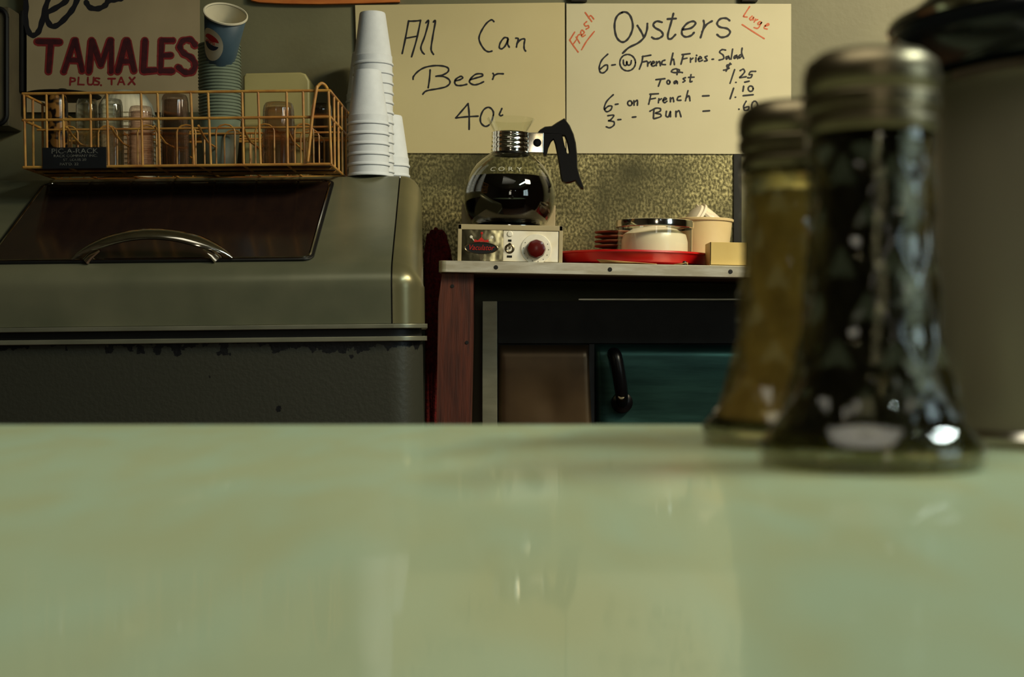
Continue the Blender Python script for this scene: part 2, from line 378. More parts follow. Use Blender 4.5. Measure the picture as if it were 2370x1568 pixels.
def chipped_mat():
    m = mat('dark_grey_chipped_enamel', (62, 62, 52), 0.42, 0.2); nt = m.node_tree; N = nt.nodes; L = nt.links; b = N['Principled BSDF']
    geo = N.new('ShaderNodeNewGeometry'); sep = N.new('ShaderNodeSeparateXYZ'); L.new(geo.outputs['Position'], sep.inputs[0])
    n = N.new('ShaderNodeTexNoise'); n.inputs['Scale'].default_value = 55; n.inputs['Detail'].default_value = 5; L.new(geo.outputs['Position'], n.inputs['Vector'])
    n3 = N.new('ShaderNodeTexNoise'); n3.inputs['Scale'].default_value = 5; n3.inputs['Detail'].default_value = 0; L.new(geo.outputs['Position'], n3.inputs['Vector'])
    # height below the belt: 0 at belt, 1 at 22 mm below
    mr = N.new('ShaderNodeMapRange'); zt = Z(792, 2.17)
    mr.inputs['From Min'].default_value = zt; mr.inputs['From Max'].default_value = zt-0.030
    L.new(sep.outputs['Z'], mr.inputs['Value'])
    s = N.new('ShaderNodeMath'); s.operation = 'MULTIPLY_ADD'; L.new(n.outputs['Fac'], s.inputs[0]); s.inputs[1].default_value = 2.6; L.new(n3.outputs['Fac'], s.inputs[2])
    s2 = N.new('ShaderNodeMath'); s2.operation = 'SUBTRACT'; L.new(s.outputs[0], s2.inputs[0]); L.new(mr.outputs[0], s2.inputs[1])
    gt = N.new('ShaderNodeMath'); gt.operation = 'GREATER_THAN'; gt.inputs[1].default_value = 1.60; L.new(s2.outputs[0], gt.inputs[0])
    mx = N.new('ShaderNodeMix'); mx.data_type = 'RGBA'; mx.inputs['A'].default_value = s2l((62, 62, 52)); mx.inputs['B'].default_value = s2l((14, 15, 18))
    L.new(gt.outputs[0], mx.inputs['Factor']); L.new(mx.outputs['Result'], b.inputs['Base Color'])
    bp = N.new('ShaderNodeBump'); bp.inputs['Strength'].default_value = 0.2; bp.inputs['Distance'].default_value = 0.002
    n4 = N.new('ShaderNodeTexNoise'); n4.inputs['Scale'].default_value = 150; L.new(geo.outputs['Position'], n4.inputs['Vector'])
    L.new(n4.outputs['Fac'], bp.inputs['Height']); L.new(bp.outputs[0], b.inputs['Normal']); return m
M['chipped'] = chipped_mat()

# ------------------------------------------------------------------ the room
WY = 2.80
def struct(name, mb, m): return tag(mb.build(name, m, None, smooth=False), kind='structure')
struct('floor', MB().box(-2.6, 2.6, -3, 2.9, -0.1, 0), M['floor'])
struct('ceiling', MB().box(-2.6, 2.6, -3, 2.9, 2.7, 2.8), M['ceil'])
struct('wall_back', MB().box(-2.6, 2.6, WY, WY+0.1, 0, 2.7), M['wall'])
struct('wall_left', MB().box(-2.7, -2.6, -3, 2.9, 0, 2.7), M['roomwall'])
struct('wall_right', MB().box(2.6, 2.7, -3, 2.9, 0, 2.7), M['roomwall'])
struct('wall_front', MB().box(-2.6, 2.6, -3.1, -3, 0, 2.7), M['roomwall'])

M['frame'] = mat('painted_window_frame', (150, 138, 110), 0.5, var=(136, 124, 98), vscale=10)
M['glow'] = mat('glow_pane', (200, 205, 195), 0.1, emit=((255, 246, 222), 4.5))  # unseen glowing pane added for the warmer's control panel to reflect
for k, (wx0, wx1) in enumerate(((-0.03, 0.42),)):
    fr_w = MB().box(wx0-0.04, wx1+0.04, -3.0, -2.96, 1.26, 1.30).box(wx0-0.04, wx1+0.04, -3.0, -2.96, 2.05, 2.09).box(wx0-0.04, wx0, -3.0, -2.96, 1.30, 2.05).box(wx1, wx1+0.04, -3.0, -2.96, 1.30, 2.05)
    wn = struct('added_window_%d' % (k+1), fr_w, M['frame'])
    MB().box(wx0, wx1, -2.995, -2.985, 1.30, 2.05).build('pane', M['glow'], wn, smooth=False)

M['glow_side'] = mat('glow_side_pane', (200, 205, 200), 0.1, emit=((214, 240, 244), 5.0))  # unseen glowing panes added to streak the pourers from the right
wn = struct('added_window_2', MB().box(2.56, 2.6, -1.04, 0.24, 1.16, 1.20).box(2.56, 2.6, -1.04, 0.24, 2.10, 2.14).box(2.56, 2.6, -1.04, -1.0, 1.20, 2.10).box(2.56, 2.6, 0.2, 0.24, 1.20, 2.10).box(2.56, 2.6, -0.42, -0.38, 1.20, 2.10), M['frame'])
for y0, y1 in ((-1.0, -0.42), (-0.38, 0.2)): MB().box(2.582, 2.592, y0, y1, 1.20, 2.10).build('pane', M['glow_side'], wn, smooth=False)

# ------------------------------------------------------------------ galvanised sheet behind the shelf
YS = WY-0.003
t = thing('backsplash_sheet', (X(1320, YS), YS, Z(700, YS)), 'mottled yellowish galvanised metal sheet on the wall under the two hand-lettered posters', 'backsplash')
MB().box(X(905, YS), X(1697, YS), YS, WY-0.0002, Z(620, YS), Z(345, YS)).build('sheet', M['splash'], t, smooth=False)
MB().box(X(1697, YS), X(1716, YS), YS-0.004, WY-0.0002, Z(620, YS), Z(358, YS), 0.001).build('edge_strip', M['darkmetal'], t)
MB().box(X(905, YS), X(1697, YS), YS-0.002, WY-0.0002, Z(351, YS), Z(344, YS), 0.0005).build('top_flange', M['darkmetal'], t)

# ------------------------------------------------------------------ posters and signs
def sheet(name, corners, Y, m, label, cat, bulge=0.002):
    c = [P(a, b, Y) for a, b in corners]     # TL TR BR BL
    base = (c[2]+c[3])/2
    r = thing(name, base, label, cat)
    rows = []
    for i in range(9):
        v = i/8; row = []
        for j in range(13):
            u = j/12
            p = (c[0]*(1-u)+c[1]*u)*(1-v)+(c[3]*(1-u)+c[2]*u)*v
            p.y = Y+bulge*(math.sin(u*5+v*2)*0.3)*0
            row.append(p)
        rows.append(row)
    MB().grid(rows).build('card', m, r, smooth=False, thick=0.0012)
    return r
YP = WY-0.0065
po1 = sheet('beer_poster', [(822, 12), (1307, 6), (1309, 356), (832, 354)], YP, M['card_y'], 'yellowish card on the wall lettered All Can Beer 40 in thin black marker', 'poster')
K1 = [[(635,210),(600,400),(570,540)],[(635,214),(700,212),(757,206)],[(755,210),(715,400),(665,572)],[(612,385),(720,365)],
[(810,230),(838,210),(800,360),(760,470),(770,520),(792,545)],[(885,222),(905,212),(880,360),(862,480),(868,520),(886,548)],
[(1495,218),(1470,200),(1420,235),(1370,310),(1345,380),(1360,440),(1400,500),(1440,522),(1475,515)],
[(1635,385),(1600,380),(1560,430),(1550,480),(1575,492),(1610,460),(1640,390),(1632,440),(1650,475)],
[(1715,385),(1740,390),(1728,440),(1722,475)],[(1728,440),(1765,400),(1805,395),(1800,440),(1800,490),(1815,515)],
[(852,705),(845,800),(832,885)],[(680,800),(685,770),(730,720),(800,680),(900,662),(990,668),(1035,690),(1030,725),(980,755),(910,770)],
[(910,770),(980,770),(1040,800),(1050,840),(1010,875),(930,895),(840,910),(800,925),(778,950)],
[(1105,815),(1150,805),(1180,785),(1160,770),(1110,800),(1100,835),(1120,860),(1170,862),(1222,850)],
[(1255,805),(1320,785),(1380,765),(1370,745),(1310,750),(1260,795),(1250,830),(1290,855),(1340,848),(1390,825)],
[(1485,740),(1495,760),(1482,800)],[(1490,770),(1530,745),(1590,745)],
[(1235,1045),(1170,1120),(1110,1190)],[(1110,1190),(1220,1178),(1335,1172)],[(1235,1045),(1245,1150),(1245,1305)],
[(1490,1160),(1480,1110),(1440,1082),(1390,1110),(1360,1180),(1365,1240),(1410,1275),(1460,1245),(1490,1160)],
[(1575,1095),(1560,1130),(1550,1155),(1565,1168),(1582,1160)]]
ribbons(K1, (800, 0), 4.3558, YP-0.0009, 4.0, 'lettering', M['ink'], po1)
YP2 = WY-0.0060
po2 = sheet('oyster_poster', [(1311, 8), (1831, 9), (1831, 357), (1311, 355)], YP2, M['card_w'], 'whiter card right of the coffee pot lettered Oysters with three handwritten prices', 'poster')
BIG = [[(600,125),(650,125),(690,170),(710,260),(690,340),(650,400),(605,420),(560,390),(535,330),(528,240),(550,165),(600,125)],
[(755,255),(790,310),(820,370)],[(855,235),(850,300),(820,375),(760,430),(670,475),(610,530)],
[(1000,222),(950,212),(915,240),(930,275),(990,310),(1010,350),(975,380),(930,388),(900,372)],
[(1115,135),(1090,230),(1060,340),(1065,385),(1095,385),(1135,345)],[(1055,190),(1140,185)],
[(1210,295),(1290,280),(1335,235),(1310,212),(1250,235),(1205,290),(1200,340),(1235,368),(1290,355),(1320,325)],
[(1415,205),(1420,260),(1385,375)],[(1400,320),(1440,250),(1500,210)],
[(1675,205),(1640,182),(1580,190),(1550,235),(1580,270),(1650,285),(1680,320),(1650,360),(1590,372),(1550,345)]]
ribbons(BIG, (1300, 0), 4.309, YP2-0.0009, 4.8, 'heading', M['ink'], po2)
TXT = [[(460,540),(400,600),(375,670),(385,720),(420,725),(455,690),(455,650),(425,655),(385,690)],[(500,650),(535,645)],
ell(658,625,78,82),[(615,600),(620,645),(645,650),(650,610),(655,645),(685,645),(695,605)],
[(810,560),(800,620),(775,690)],[(805,565),(890,550)],[(800,620),(850,610)],[(860,620),(858,660)],[(858,640),(885,615)],
[(895,640),(925,625),(910,612),(893,640),(910,660),(935,650)],[(945,615),(945,655)],[(945,635),(975,612),(985,655)],
[(1030,600),(1005,610),(1000,640),(1035,645)],[(1110,530),(1085,645)],[(1092,610),(1115,590),(1125,645)],
[(1215,545),(1190,640)],[(1200,545),(1280,535)],[(1205,590),(1250,580)],[(1285,580),(1285,620)],[(1285,600),(1310,580)],
[(1340,575),(1338,615)],[(1345,550),(1347,555)],[(1365,590),(1395,580),(1380,565),(1363,590),(1375,612),(1405,600)],
[(1450,560),(1430,570),(1445,590),(1450,605),(1425,610)],[(1500,592),(1515,590)],
[(1635,500),(1600,495),(1575,520),(1610,550),(1615,585),(1570,600)],[(1665,560),(1640,570),(1645,590),(1668,570),(1675,590)],
[(1705,490),(1690,590)],[(1745,550),(1720,565),(1725,585),(1750,560),(1755,585)],[(1790,545),(1770,555),(1770,580),(1795,560)],[(1800,480),(1795,530),(1815,582)],
[(1150,745),(1150,690),(1110,695),(1095,715),(1130,725),(1180,720),(1205,725)],[(1150,690),(1175,700),(1150,730)],
[(940,795),(1030,785)],[(990,790),(965,860)],ell(1065,820,15,19),[(1140,805),(1120,820),(1130,835),(1150,810),(1155,835)],
[(1235,775),(1212,785),(1230,805),(1210,820)],[(1290,745),(1280,815),(1300,812)],[(1265,772),(1320,770)],
[(1690,640),(1650,650),(1650,670),(1670,680),(1640,695),(1615,700)],[(1680,630),(1640,710)],
[(1725,695),(1680,830)],[(1736,822),(1740,822)],[(1780,705),(1810,690),(1825,715),(1800,750),(1775,775),(1840,765)],
[(1935,712),(1885,715),(1870,745),(1900,745),(1885,775),(1855,775)],[(1825,820),(1870,810)],
[(1815,860),(1808,910)],ell(1885,885,25,27),[(1810,955),(1910,945)],[(1715,880),(1680,985)],[(1731,970),(1735,970)],
[(1766,1090),(1770,1090)],[(1840,1010),(1815,1060),(1825,1100),(1860,1095),(1865,1065),(1825,1075)],ell(1925,1060,30,50),
[(515,945),(450,1010),(425,1080),(450,1115),(490,1095),(500,1060),(465,1060),(430,1090)],[(535,1042),(562,1038)],
ell(680,1030,22,24),[(720,1005),(722,1050)],[(722,1025),(755,1000),(755,1050)],
[(890,940),(880,990),(868,1040)],[(880,940),(965,935)],[(880,990),(935,980)],[(970,985),(965,1025)],[(967,1005),(995,985)],
[(1015,1000),(1045,990),(1030,975),(1010,1000),(1025,1025),(1050,1010)],[(1085,975),(1085,1015)],[(1085,995),(1110,975),(1118,1015)],
[(1185,960),(1160,970),(1155,1000),(1190,1000)],[(1260,905),(1235,1005)],[(1240,980),(1270,955),(1280,1005)],[(1405,958),(1470,955)],
[(460,1155),(520,1150),(490,1195),(465,1205),(520,1215),(520,1250),(480,1275),(445,1265)],[(560,1195),(590,1192)],[(705,1170),(740,1166)],
[(920,1090),(915,1180)],[(880,1110),(940,1080),(985,1085),(980,1110),(935,1130),(985,1140),(985,1165),(920,1185)],
[(1045,1110),(1040,1155),(1065,1165),(1085,1110),(1085,1165)],[(1140,1110),(1140,1165)],[(1140,1130),(1170,1105),(1190,1165)],[(1410,1110),(1475,1105)]]
ribbons(TXT, (1300, 0), 4.309, YP2-0.0009, 3.8, 'price_lettering', M['ink'], po2)
RED = [[(80,400),(120,460),(165,520)],[(80,400),(130,320)],[(115,440),(145,400)],[(145,370),(180,430)],[(150,385),(165,350),(185,345)],
[(200,350),(225,325),(205,300),(190,325),(205,365),(235,350)],[(250,215),(225,240),(240,260),(265,255),(270,275),(245,290)],
[(235,125),(300,215)],[(270,180),(290,155),(320,190)],[(200,495),(250,410),(325,315)],
[(1875,65),(1820,150),(1815,165),(1850,170)],[(1900,160),(1875,185),(1890,200),(1915,170),(1910,200)],[(1935,190),(1920,220)],[(1930,205),(1955,195)],
[(1985,215),(1960,225),(1960,245),(1985,235),(1995,220),(1960,280),(1920,275)],[(2030,260),(2065,250),(2060,235),(2030,255),(2020,280),(2050,290)],[(1800,245),(1900,310),(2020,385)]]
ribbons(RED, (1300, 0), 4.309, YP2-0.0009, 3.2, 'red_lettering', M['redink'], po2)

YT = WY-0.02
po3 = sheet('tamales_sign', [(62, -160), (462, -160), (463, 260), (62, 260)], YT, M['card_g'], 'dim greyish sign behind the wire rack lettered TAMALES PLUS TAX in dark red', 'sign')
SCR = [[(222,-60),(225,60),(222,180),(250,280),(290,305),(335,270),(365,180),(395,60),(430,-40)],
[(385,120),(480,70),(570,10),(600,-50)],[(395,60),(400,150),(440,222),(500,215),(580,140),(640,60),(680,-40)],
[(745,20),(780,66),(850,74),(910,45),(935,10),(990,-2),(1050,-12)]]
ribbons(SCR, (0, 0), 3.7333, YT-0.0009, 12.5, 'script_lettering', M['ink'], po3)
TAM = [[(325,358),(520,362)],[(440,362),(422,615)],[(645,348),(555,615)],[(655,348),(712,608)],[(590,520),(680,520)],
[(795,348),(770,618)],[(795,348),(872,560)],[(952,348),(876,560)],[(962,348),(962,618)],[(1090,348),(1020,615)],[(1102,348),(1160,608)],[(1050,530),(1140,530)],
[(1255,348),(1240,612)],[(1240,612),(1345,606)],[(1398,348),(1388,616)],[(1398,348),(1495,348)],[(1392,480),(1478,476)],[(1390,612),(1492,612)],
[(1688,390),(1650,345),(1585,350),(1555,405),(1590,460),(1655,500),(1688,560),(1658,620),(1595,622),(1542,580)]]
ribbons([st if len(st) > 2 else st for st in TAM], (-1, 1), 3.7333, YT-0.0009, 18.5, 'red_letter_outline', M['redpaint'], po3)
ribbons(TAM, (0, 0), 3.7333, YT-0.0014, 11, 'heading', M['maroon'], po3)
PT = [[(610,672),(605,735)],[(610,672),(645,680),(645,700),(610,706)],[(680,670),(675,730)],[(675,730),(725,732)],[(760,670),(760,720),(780,732),(805,720),(810,670)],
[(860,680),(830,675),(825,695),(855,710),(850,730),(815,732)],[(935,680),(995,680)],[(965,680),(965,730)],[(1045,670),(1020,730)],[(1050,670),(1075,730)],[(1030,710),(1068,710)],
[(1120,670),(1165,730)],[(1165,670),(1110,730)],[(872,735),(875,738)]]
ribbons(PT, (0, 0), 3.7333, YT-0.0009, 4.2, 'small_lettering', M['redpaint'], po3)

# orange board whose lower edge dips into the top of the picture
t = thing('orange_board', P(755, 4, WY-0.01), 'orange board high on the wall above the foam cups, only its lower edge in view', 'board')
poly = [P(a, b, WY-0.012) for a, b in [(580,-120),(580,1),(600,5),(660,8),(740,9),(840,7),(925,4),(925,-120)]]
MB().prism(poly, (0, 0.011, 0), 0.001).build('board', M['orange'], t)
for px, lab in ((1340, 'left'), (1735, 'right')):
    o = MB(); a = P(px, 2, WY-0.012)
    o.box(a.x-0.016, a.x+0.016, a.y-0.004, WY-0.0004, a.z-0.001, a.z+0.022, 0.002)
    o.tube([a+Vector((-0.012, -0.004, 0.008)), a+Vector((0, -0.012, 0.014)), a+Vector((0.012, -0.004, 0.008))], 0.0015)
    tag(o.build('poster_clip', M['black']), 'small black clip gripping the %s of the oyster card top edge' % lab, 'clip', 'poster clips')

# grey box at far left
t = thing('wall_box', (X(-60, 2.76), 2.76, Z(290, 2.72)), 'grey box with dark rounded front frame on the wall at the far left', 'box')
x0, x1, z0, z1 = X(-190, 2.72), X(20, 2.72), Z(292, 2.72), Z(14, 2.72)
MB().box(x0, x1, 2.724, WY-0.001, z0, z1, 0.004).build('casing', M['casing'], t)
fr = []
def rr(x0, x1, z0, z1, R, y, n=5):
    pts = []
    for cx, cz, a0 in ((x1-R, z1-R, 0), (x0+R, z1-R, 90), (x0+R, z0+R, 180), (x1-R, z0+R, 270)):
        for i in range(n+1):
            a = math.radians(a0+90*i/n); pts.append(Vector((cx+R*math.cos(a), y, cz+R*math.sin(a))))
    return pts
lp = rr(x0+0.006, x1-0.004, z0+0.004, z1-0.004, 0.018, 2.722)
MB().tube(lp+[lp[0]], 0.0045, 8).build('front_gasket', M['black'], t)
MB().prism(rr(x0+0.012, x1-0.010, z0+0.01, z1-0.01, 0.014, 2.7225), (0, 0.003, 0)).build('front_glass', M['casing'], t)
MB().box(X(52, 2.79), X(59, 2.79), 2.776, WY-0.001, Z(215, 2.79), Z(28, 2.79), 0.001).build('rear_edge', M['black'], t)

# ------------------------------------------------------------------ chest freezer (left)
FREEZE = []     # things carried by the freezer share its slight lean
fz = thing('chest_freezer', (-0.9, 2.45, 0), 'grey enamelled chest freezer with sloping brown lid at the left', 'freezer'); FREEZE.append(fz)
prof = [(2.166, Z(749, 2.166))]
prof += [(2.166, Z(668, 2.166))]
for i in range(7):
    a = i/6*math.radians(58)
    prof.append((2.166+0.05*(1-math.cos(a)), Z(662, 2.166)+0.05*math.sin(a)*0.9))
y1, z1_ = prof[-1]
TOPZ = Z(407, 2.50)
sl = (TOPZ-0.006-z1_)/(2.488-y1)
prof += [(y1+(2.488-y1)*k/6, z1_+(TOPZ-0.006-z1_)*k/6) for k in range(1, 7)]
prof += [(2.494, TOPZ-0.002), (2.503, TOPZ), (2.65, TOPZ), (2.795, TOPZ)]
XS0, XS1 = -0.1835, -0.1945    # seam front / top
def seamx(y): return XS0+(XS1-XS0)*min(1, max(0, (y-2.166)/(2.5-2.166)))-0.06*max(0, y-2.5)
SLOPE = math.atan(sl)
mb = MB(); mb.grid([[(-1.7, y, z), (seamx(y)-0.0012, y, z)] for y, z in prof]); mb.build('hood', M['steel'], fz)
mb = MB(); mb.grid([[(seamx(y)-0.004, y+0.003, z-0.003), (seamx(y)+0.004, y+0.003, z-0.003)] for y, z in prof]); mb.build('seam', M['black'], fz)
rows = []; edge = []
for i, (y, z) in enumerate(prof):
    a = Vector((prof[max(i-1, 0)])); b = Vector((prof[min(i+1, len(prof)-1)])); tt = (b-a).normalized(); nn = Vector((-tt.y, tt.x))  # outward (y,z)
    R = 0.046 - 0.011*min(1, max(0, (y-2.166)/(2.5-2.166)))
    row = []
    for k in range(9):
        an = PI/2*k/8
        row.append((seamx(y)+0.0012+R*math.sin(an), y-nn.x*R*(1-math.cos(an)), z-nn.y*R*(1-math.cos(an))))
    edge.append(row[-1]); rows.append(row)
MB().grid(rows).build('corner_panel', M['steel_hi'], fz)
mb = MB(); e0 = edge[0]
mb.grid([edge[:-2], [(-0.182, 2.79, min(p[2], e0[2]) if i == 0 else e0[2]+(i/len(edge))*0.02) for i, p in enumerate(edge[:-2])]])
mb.build('side_panel', M['steel_hi'], fz)
# lid on the slope
def slope_pt(x, s, h=0):   # s = distance measured from y=2.20 up the slope, h = height off it
    yb = 2.20; zb = z1_+(yb-y1)*sl
    d = Vector((0, math.cos(SLOPE), math.sin(SLOPE))); nrm = Vector((0, -math.sin(SLOPE), math.cos(SLOPE)))
    return Vector((x, yb, zb))+d*s+nrm*h
LS = (2.475-2.20)/math.cos(SLOPE); LX0, LX1 = -0.810, -0.3105
def lidpoly(ins, h, R=0.016):
    pts = []
    x0, x1, s0, s1 = LX0+ins, LX1-ins, -0.004+ins, LS-ins
    for cx, cs, a0 in ((x1-R, s1-R, 0), (x0+R, s1-R, 90), (x0+R, s0+R, 180), (x1-R, s0+R, 270)):
        for i in range(6):
            a = math.radians(a0+90*i/5); pts.append(slope_pt(cx+R*math.cos(a), cs+R*math.sin(a), h))
    return pts
nv = Vector((0, -math.sin(SLOPE), math.cos(SLOPE)))
MB().prism(lidpoly(-0.004, 0.0005), nv*0.003, 0.0008).build('lid_gasket', M['black'], fz)
lf = lidpoly(0.002, 0.0042); o = MB().tube(lf+[lf[0]], 0.0021, 8).build('lid_frame', M['chrome'], fz)
lid = MB().prism(lidpoly(0.004, 0.002), nv*0.003).build('lid', M['lid'], fz); lid['label'] = 'dark brown glossy sloping lid'
# lid handle
hx0, hx1 = X(170, 2.2), X(540, 2.2)
pts = []; rad = []
for i in range(25):
    u = i/24; x = hx0+(hx1-hx0)*u; v = math.sin(PI*u)**0.75 if 0 < u < 1 else 0
    pts.append(slope_pt(x, -0.004+0.012*v, 0.006+0.036*v)); rad.append(0.002+0.0135*min(1, 5*min(u, 1-u))**0.8)
hd = MB().tube(pts, 0.01, 12, rad=rad, flat=0.45, up=nv).build('lid_handle', M['chrome'], lid)
for u in (0.13, 0.87):
    x = hx0+(hx1-hx0)*u; dd = 0.018 if u < 0.5 else -0.018
    MB().tube([slope_pt(x-dd*0.6, -0.004, 0.003), slope_pt(x-dd*0.2, -0.001, 0.010), slope_pt(x+dd*0.6, 0.003, 0.019)], 0.008, 10, rad=[0.011, 0.010, 0.006], flat=0.5, up=nv).build('handle_foot', M['chrome'], lid)
# belts and body
def plan(x0, x1, y0, y1, R, z0, z1, name, m, parent, bev=0):
    pts = [Vector((x0, y1, z0)), Vector((x0, y0, z0)), Vector((x1-R, y0, z0))]
    for i in range(1, 9):
        a = PI/2*i/8; pts.append(Vector((x1-R+R*math.sin(a), y0+R*(1-math.cos(a)), z0)))
    pts.append(Vector((x1-0.066*(y1-y0-R), y1, z0)))
    return MB().prism(pts, (0, 0, z1-z0), bev).build(name, m, parent)
XR = XS0+0.0455
plan(-1.7, XR+0.006, 2.158, 2.79, 0.05, Z(760.5, 2.16), Z(750, 2.16), 'upper_belt', M['strip'], fz, 0.001)
plan(-1.7, XR-0.004, 2.170, 2.79, 0.05, Z(779, 2.16), Z(760.5, 2.16), 'belt_gasket', M['black'], fz)
plan(-1.7, XR+0.005, 2.160, 2.79, 0.05, Z(790, 2.16), Z(779, 2.16), 'lower_belt', M['strip'], fz, 0.001)
plan(-1.7, XR-0.002, 2.168, 2.79, 0.05, 0.06, Z(790, 2.16), 'body', M['chipped'], fz)
MB().box(-1.68, XR-0.03, 2.20, 2.78, 0, 0.06).build('plinth', M['black'], fz)

# ------------------------------------------------------------------ wire rack on the freezer
RY0, RY1 = 2.36, 2.64
rx0, rx1 = X(57, RY0), X(768, RY0)
rz0, rz1, rzm = TOPZ+0.0045, Z(208, RY0), Z(269, RY0)
rk = thing('glass_rack', ((rx0+rx1)/2, 2.5, TOPZ), 'yellow plastic-coated wire rack of glasses lying on the freezer', 'rack'); FREEZE.append(rk)
W = 0.0021
for z, nm in ((rz1, 'top_rim'), (rzm, 'middle_rail'), (rz0, 'bottom_rim')):
    lp = [(rx0, RY0, z), (rx1, RY0, z), (rx1+0.004, RY1, z), (rx0, RY1, z), (rx0, RY0, z), (rx1, RY0, z)]
    MB().tube(lp[:2], W*1.15, 8).tube(lp[1:3], W*1.15, 8).tube(lp[2:4], W*1.15, 8).tube(lp[3:5], W*1.15, 8).build(nm, M['wire'], rk)
for a, b in [(60,62),(112,112),(150,152),(214,214),(252,254),(331,333),(369,373),(446,452),(486,491),(565,567),(602,606),(668,669),(706,708),(765,770)]:
    MB().tube([(X(a, RY0), RY0, rz1), (X(b, RY0), RY0, rz0)], W, 8).build('front_wire', M['wire'], rk)
for k in range(1, 6):
    y = RY0+(RY1-RY0)*k/5.6
    MB().tube([(rx1+0.004*k/6, y, rz1), (rx1+0.004*k/6, y, rz0)], W, 8).build('side_wire', M['wire'], rk)
    MB().tube([(rx0, y, rz1), (rx0, y, rz0)], W, 8).build('side_wire', M['wire'], rk)
for k in range(1, 14):
    x = rx0+(rx1-rx0)*k/14
    MB().tube([(x, RY1, rz1-0.03), (x, RY1, rz0)], W*0.9, 6).build('back_wire', M['wire'], rk)
for j, (y, z) in enumerate([(2.43, Z(292, 2.43)), (2.50, Z(305, 2.50)), (2.57, Z(318, 2.57))]):
    mb = MB(); mb.tube([(rx0, y, z), (rx1, y, z)], W*0.9, 6)
    n = 7
    for k in range(n):
        x = rx0+0.02+(rx1-rx0-0.04)*(k+0.5)/n; h = 0.016
        arc = [(x-h, y, rz0)]+[(x-h*math.cos(PI*q/6), y, z-0.006+0.012*math.sin(PI*q/6)) for q in range(7)]+[(x+h, y, rz0)]
        mb.tube(arc, W*0.75, 6)
    mb.build('divider', M['wire'], rk)
for k in range(1, 7):
    x = rx0+(rx1-rx0)*k/7
    mb = MB(); mb.tube([(x, RY0, rzm-0.012), (x, RY0+0.03, rzm-0.022), (x, RY0+0.07, rzm-0.03), (x, 2.5, rzm-0.03), (x, RY1, rzm-0.03)], W*0.9, 6)
    mb.tube([(x, RY0, rz0), (x, RY1, rz0)], W, 6); mb.build('cross_wire', M['wire'], rk)
fl = MB()
for y in (2.41, 2.46, 2.475, 2.53, 2.59): fl.tube([(rx0, y, rz0-0.001), (rx1, y, rz0-0.001)], W, 6)
fl.build('floor_wires', M['wire'], rk)
MB().box(rx0+0.004, rx1-0.004, RY0+0.006, RY0+0.12, rz0+0.0005, rz0+0.0025).build('liner', M['wirefloor'], rk)
hp = catmull([(X(716, RY0), RY0-0.004, rz0+0.004), (X(728, RY0), RY0-0.005, rzm), (X(738, RY0), RY0-0.004, rz1), (X(741, RY0), RY0-0.002, rz1+0.007), (X(749, RY0), RY0, rz1+0.012), (X(757, RY0), RY0+0.002, rz1+0.009), (X(763, RY0), RY0, rz1+0.002)])
MB().tube(hp, W*1.25, 8).build('carry_handle', M['wire'], rk)
npx0, npx1 = X(103, RY0), X(251, RY0)
npl = MB().box(npx0, npx1, RY0-0.0045, RY0-0.0028, Z(383, RY0), Z(334, RY0), 0.0005).build('name_plate', M['plate'], rk)
for body, size, py, px in (('PIC-A-RACK', 0.0115, 343, 178), ('RACK COMPANY INC.', 0.0058, 354, 180), ('ST. LOUIS 20', 0.0055, 363, 178), ("PAT'D. 22", 0.006, 373, 165)):
    text(body, size, (X(px, RY0), RY0-0.0048, Z(py, RY0)), FRONT, M['platetext'], 'plate_lettering', npl, sx=1.25)

# glasses standing upside down in the rack
def tumbler(name, px, topy, wpx, Y, m, label, ribs=0, h0=None, cat='glass', taper=0.86):
    z0 = rz0+0.0032; zt = Z(topy, Y); H = zt-z0; R = wpx/2*Y/F
    t = thing(name, (X(px, Y), Y, z0), label, cat, 'upturned glasses in the wire rack'); FREEZE.append(t)
    mod = (lambda th, z, r: r*(1+0.02*math.cos(ribs*th)) if r > R*0.5 else r) if ribs else None
    pr = [(R, 0), (R*0.99, 0.001), (R*0.975, H*0.5), (R*taper+R*0.06, H-0.012), (R*taper, H-0.004), (R*taper*0.9, H), (0, H-0.001),
          ]
    th = 0.0022
    pin = [(0, H-0.009), (R*taper*0.85, H-0.009), (R*taper-th, H-0.014), (R*0.97-th, H*0.5), (R-th, 0.0005)]
    MB().lathe(pr[:-1]+[(R*taper*0.5, H-0.001), (0, H-0.001)]+[], t.location, 64, mod).lathe(pin[::-1][::-1], t.location, 64).build('glass_body', m, t)
    MB().lathe([(R+0.0008, 0.0), (R+0.0012, 0.002), (R+0.0006, 0.004), (R-0.001, 0.004), (R-0.001, 0.0)], t.location, 48, close=True).build('rim', m, t)
    return t
tumbler('patterned_tumbler', 137, 213, 52, 2.455, M['ambglass'], 'tumbler with a dark and amber leopard pattern at the left end of the rack')
tumbler('tumbler', 206, 223, 54, 2.455, M['tumbler'], 'smooth clear glass just right of the patterned tumbler', cat='glass')
tumbler('tumbler', 263, 224, 55, 2.455, M['tumbler'], 'second smooth clear glass, right above the end of the name plate')
tumbler('ribbed_tumbler', 330, 241, 58, 2.47, M['pinkglass'], 'short ribbed tumbler between the second clear glass and the tall ribbed one', 36)
tumbler('ribbed_tumbler', 409, 215, 66, 2.47, M['pinkglass'], 'tall ribbed tumbler left of the blue-green paper cups', 36)
tumbler('ribbed_tumbler', 649, 236, 76, 2.47, M['pinkglass'], 'pinkish ribbed tumbler in front of the pale plastic tub', 36)
tumbler('ribbed_tumbler', 748, 239, 52, 2.60, M['pinkglass'], 'ribbed tumbler in the right back corner of the rack', 36)
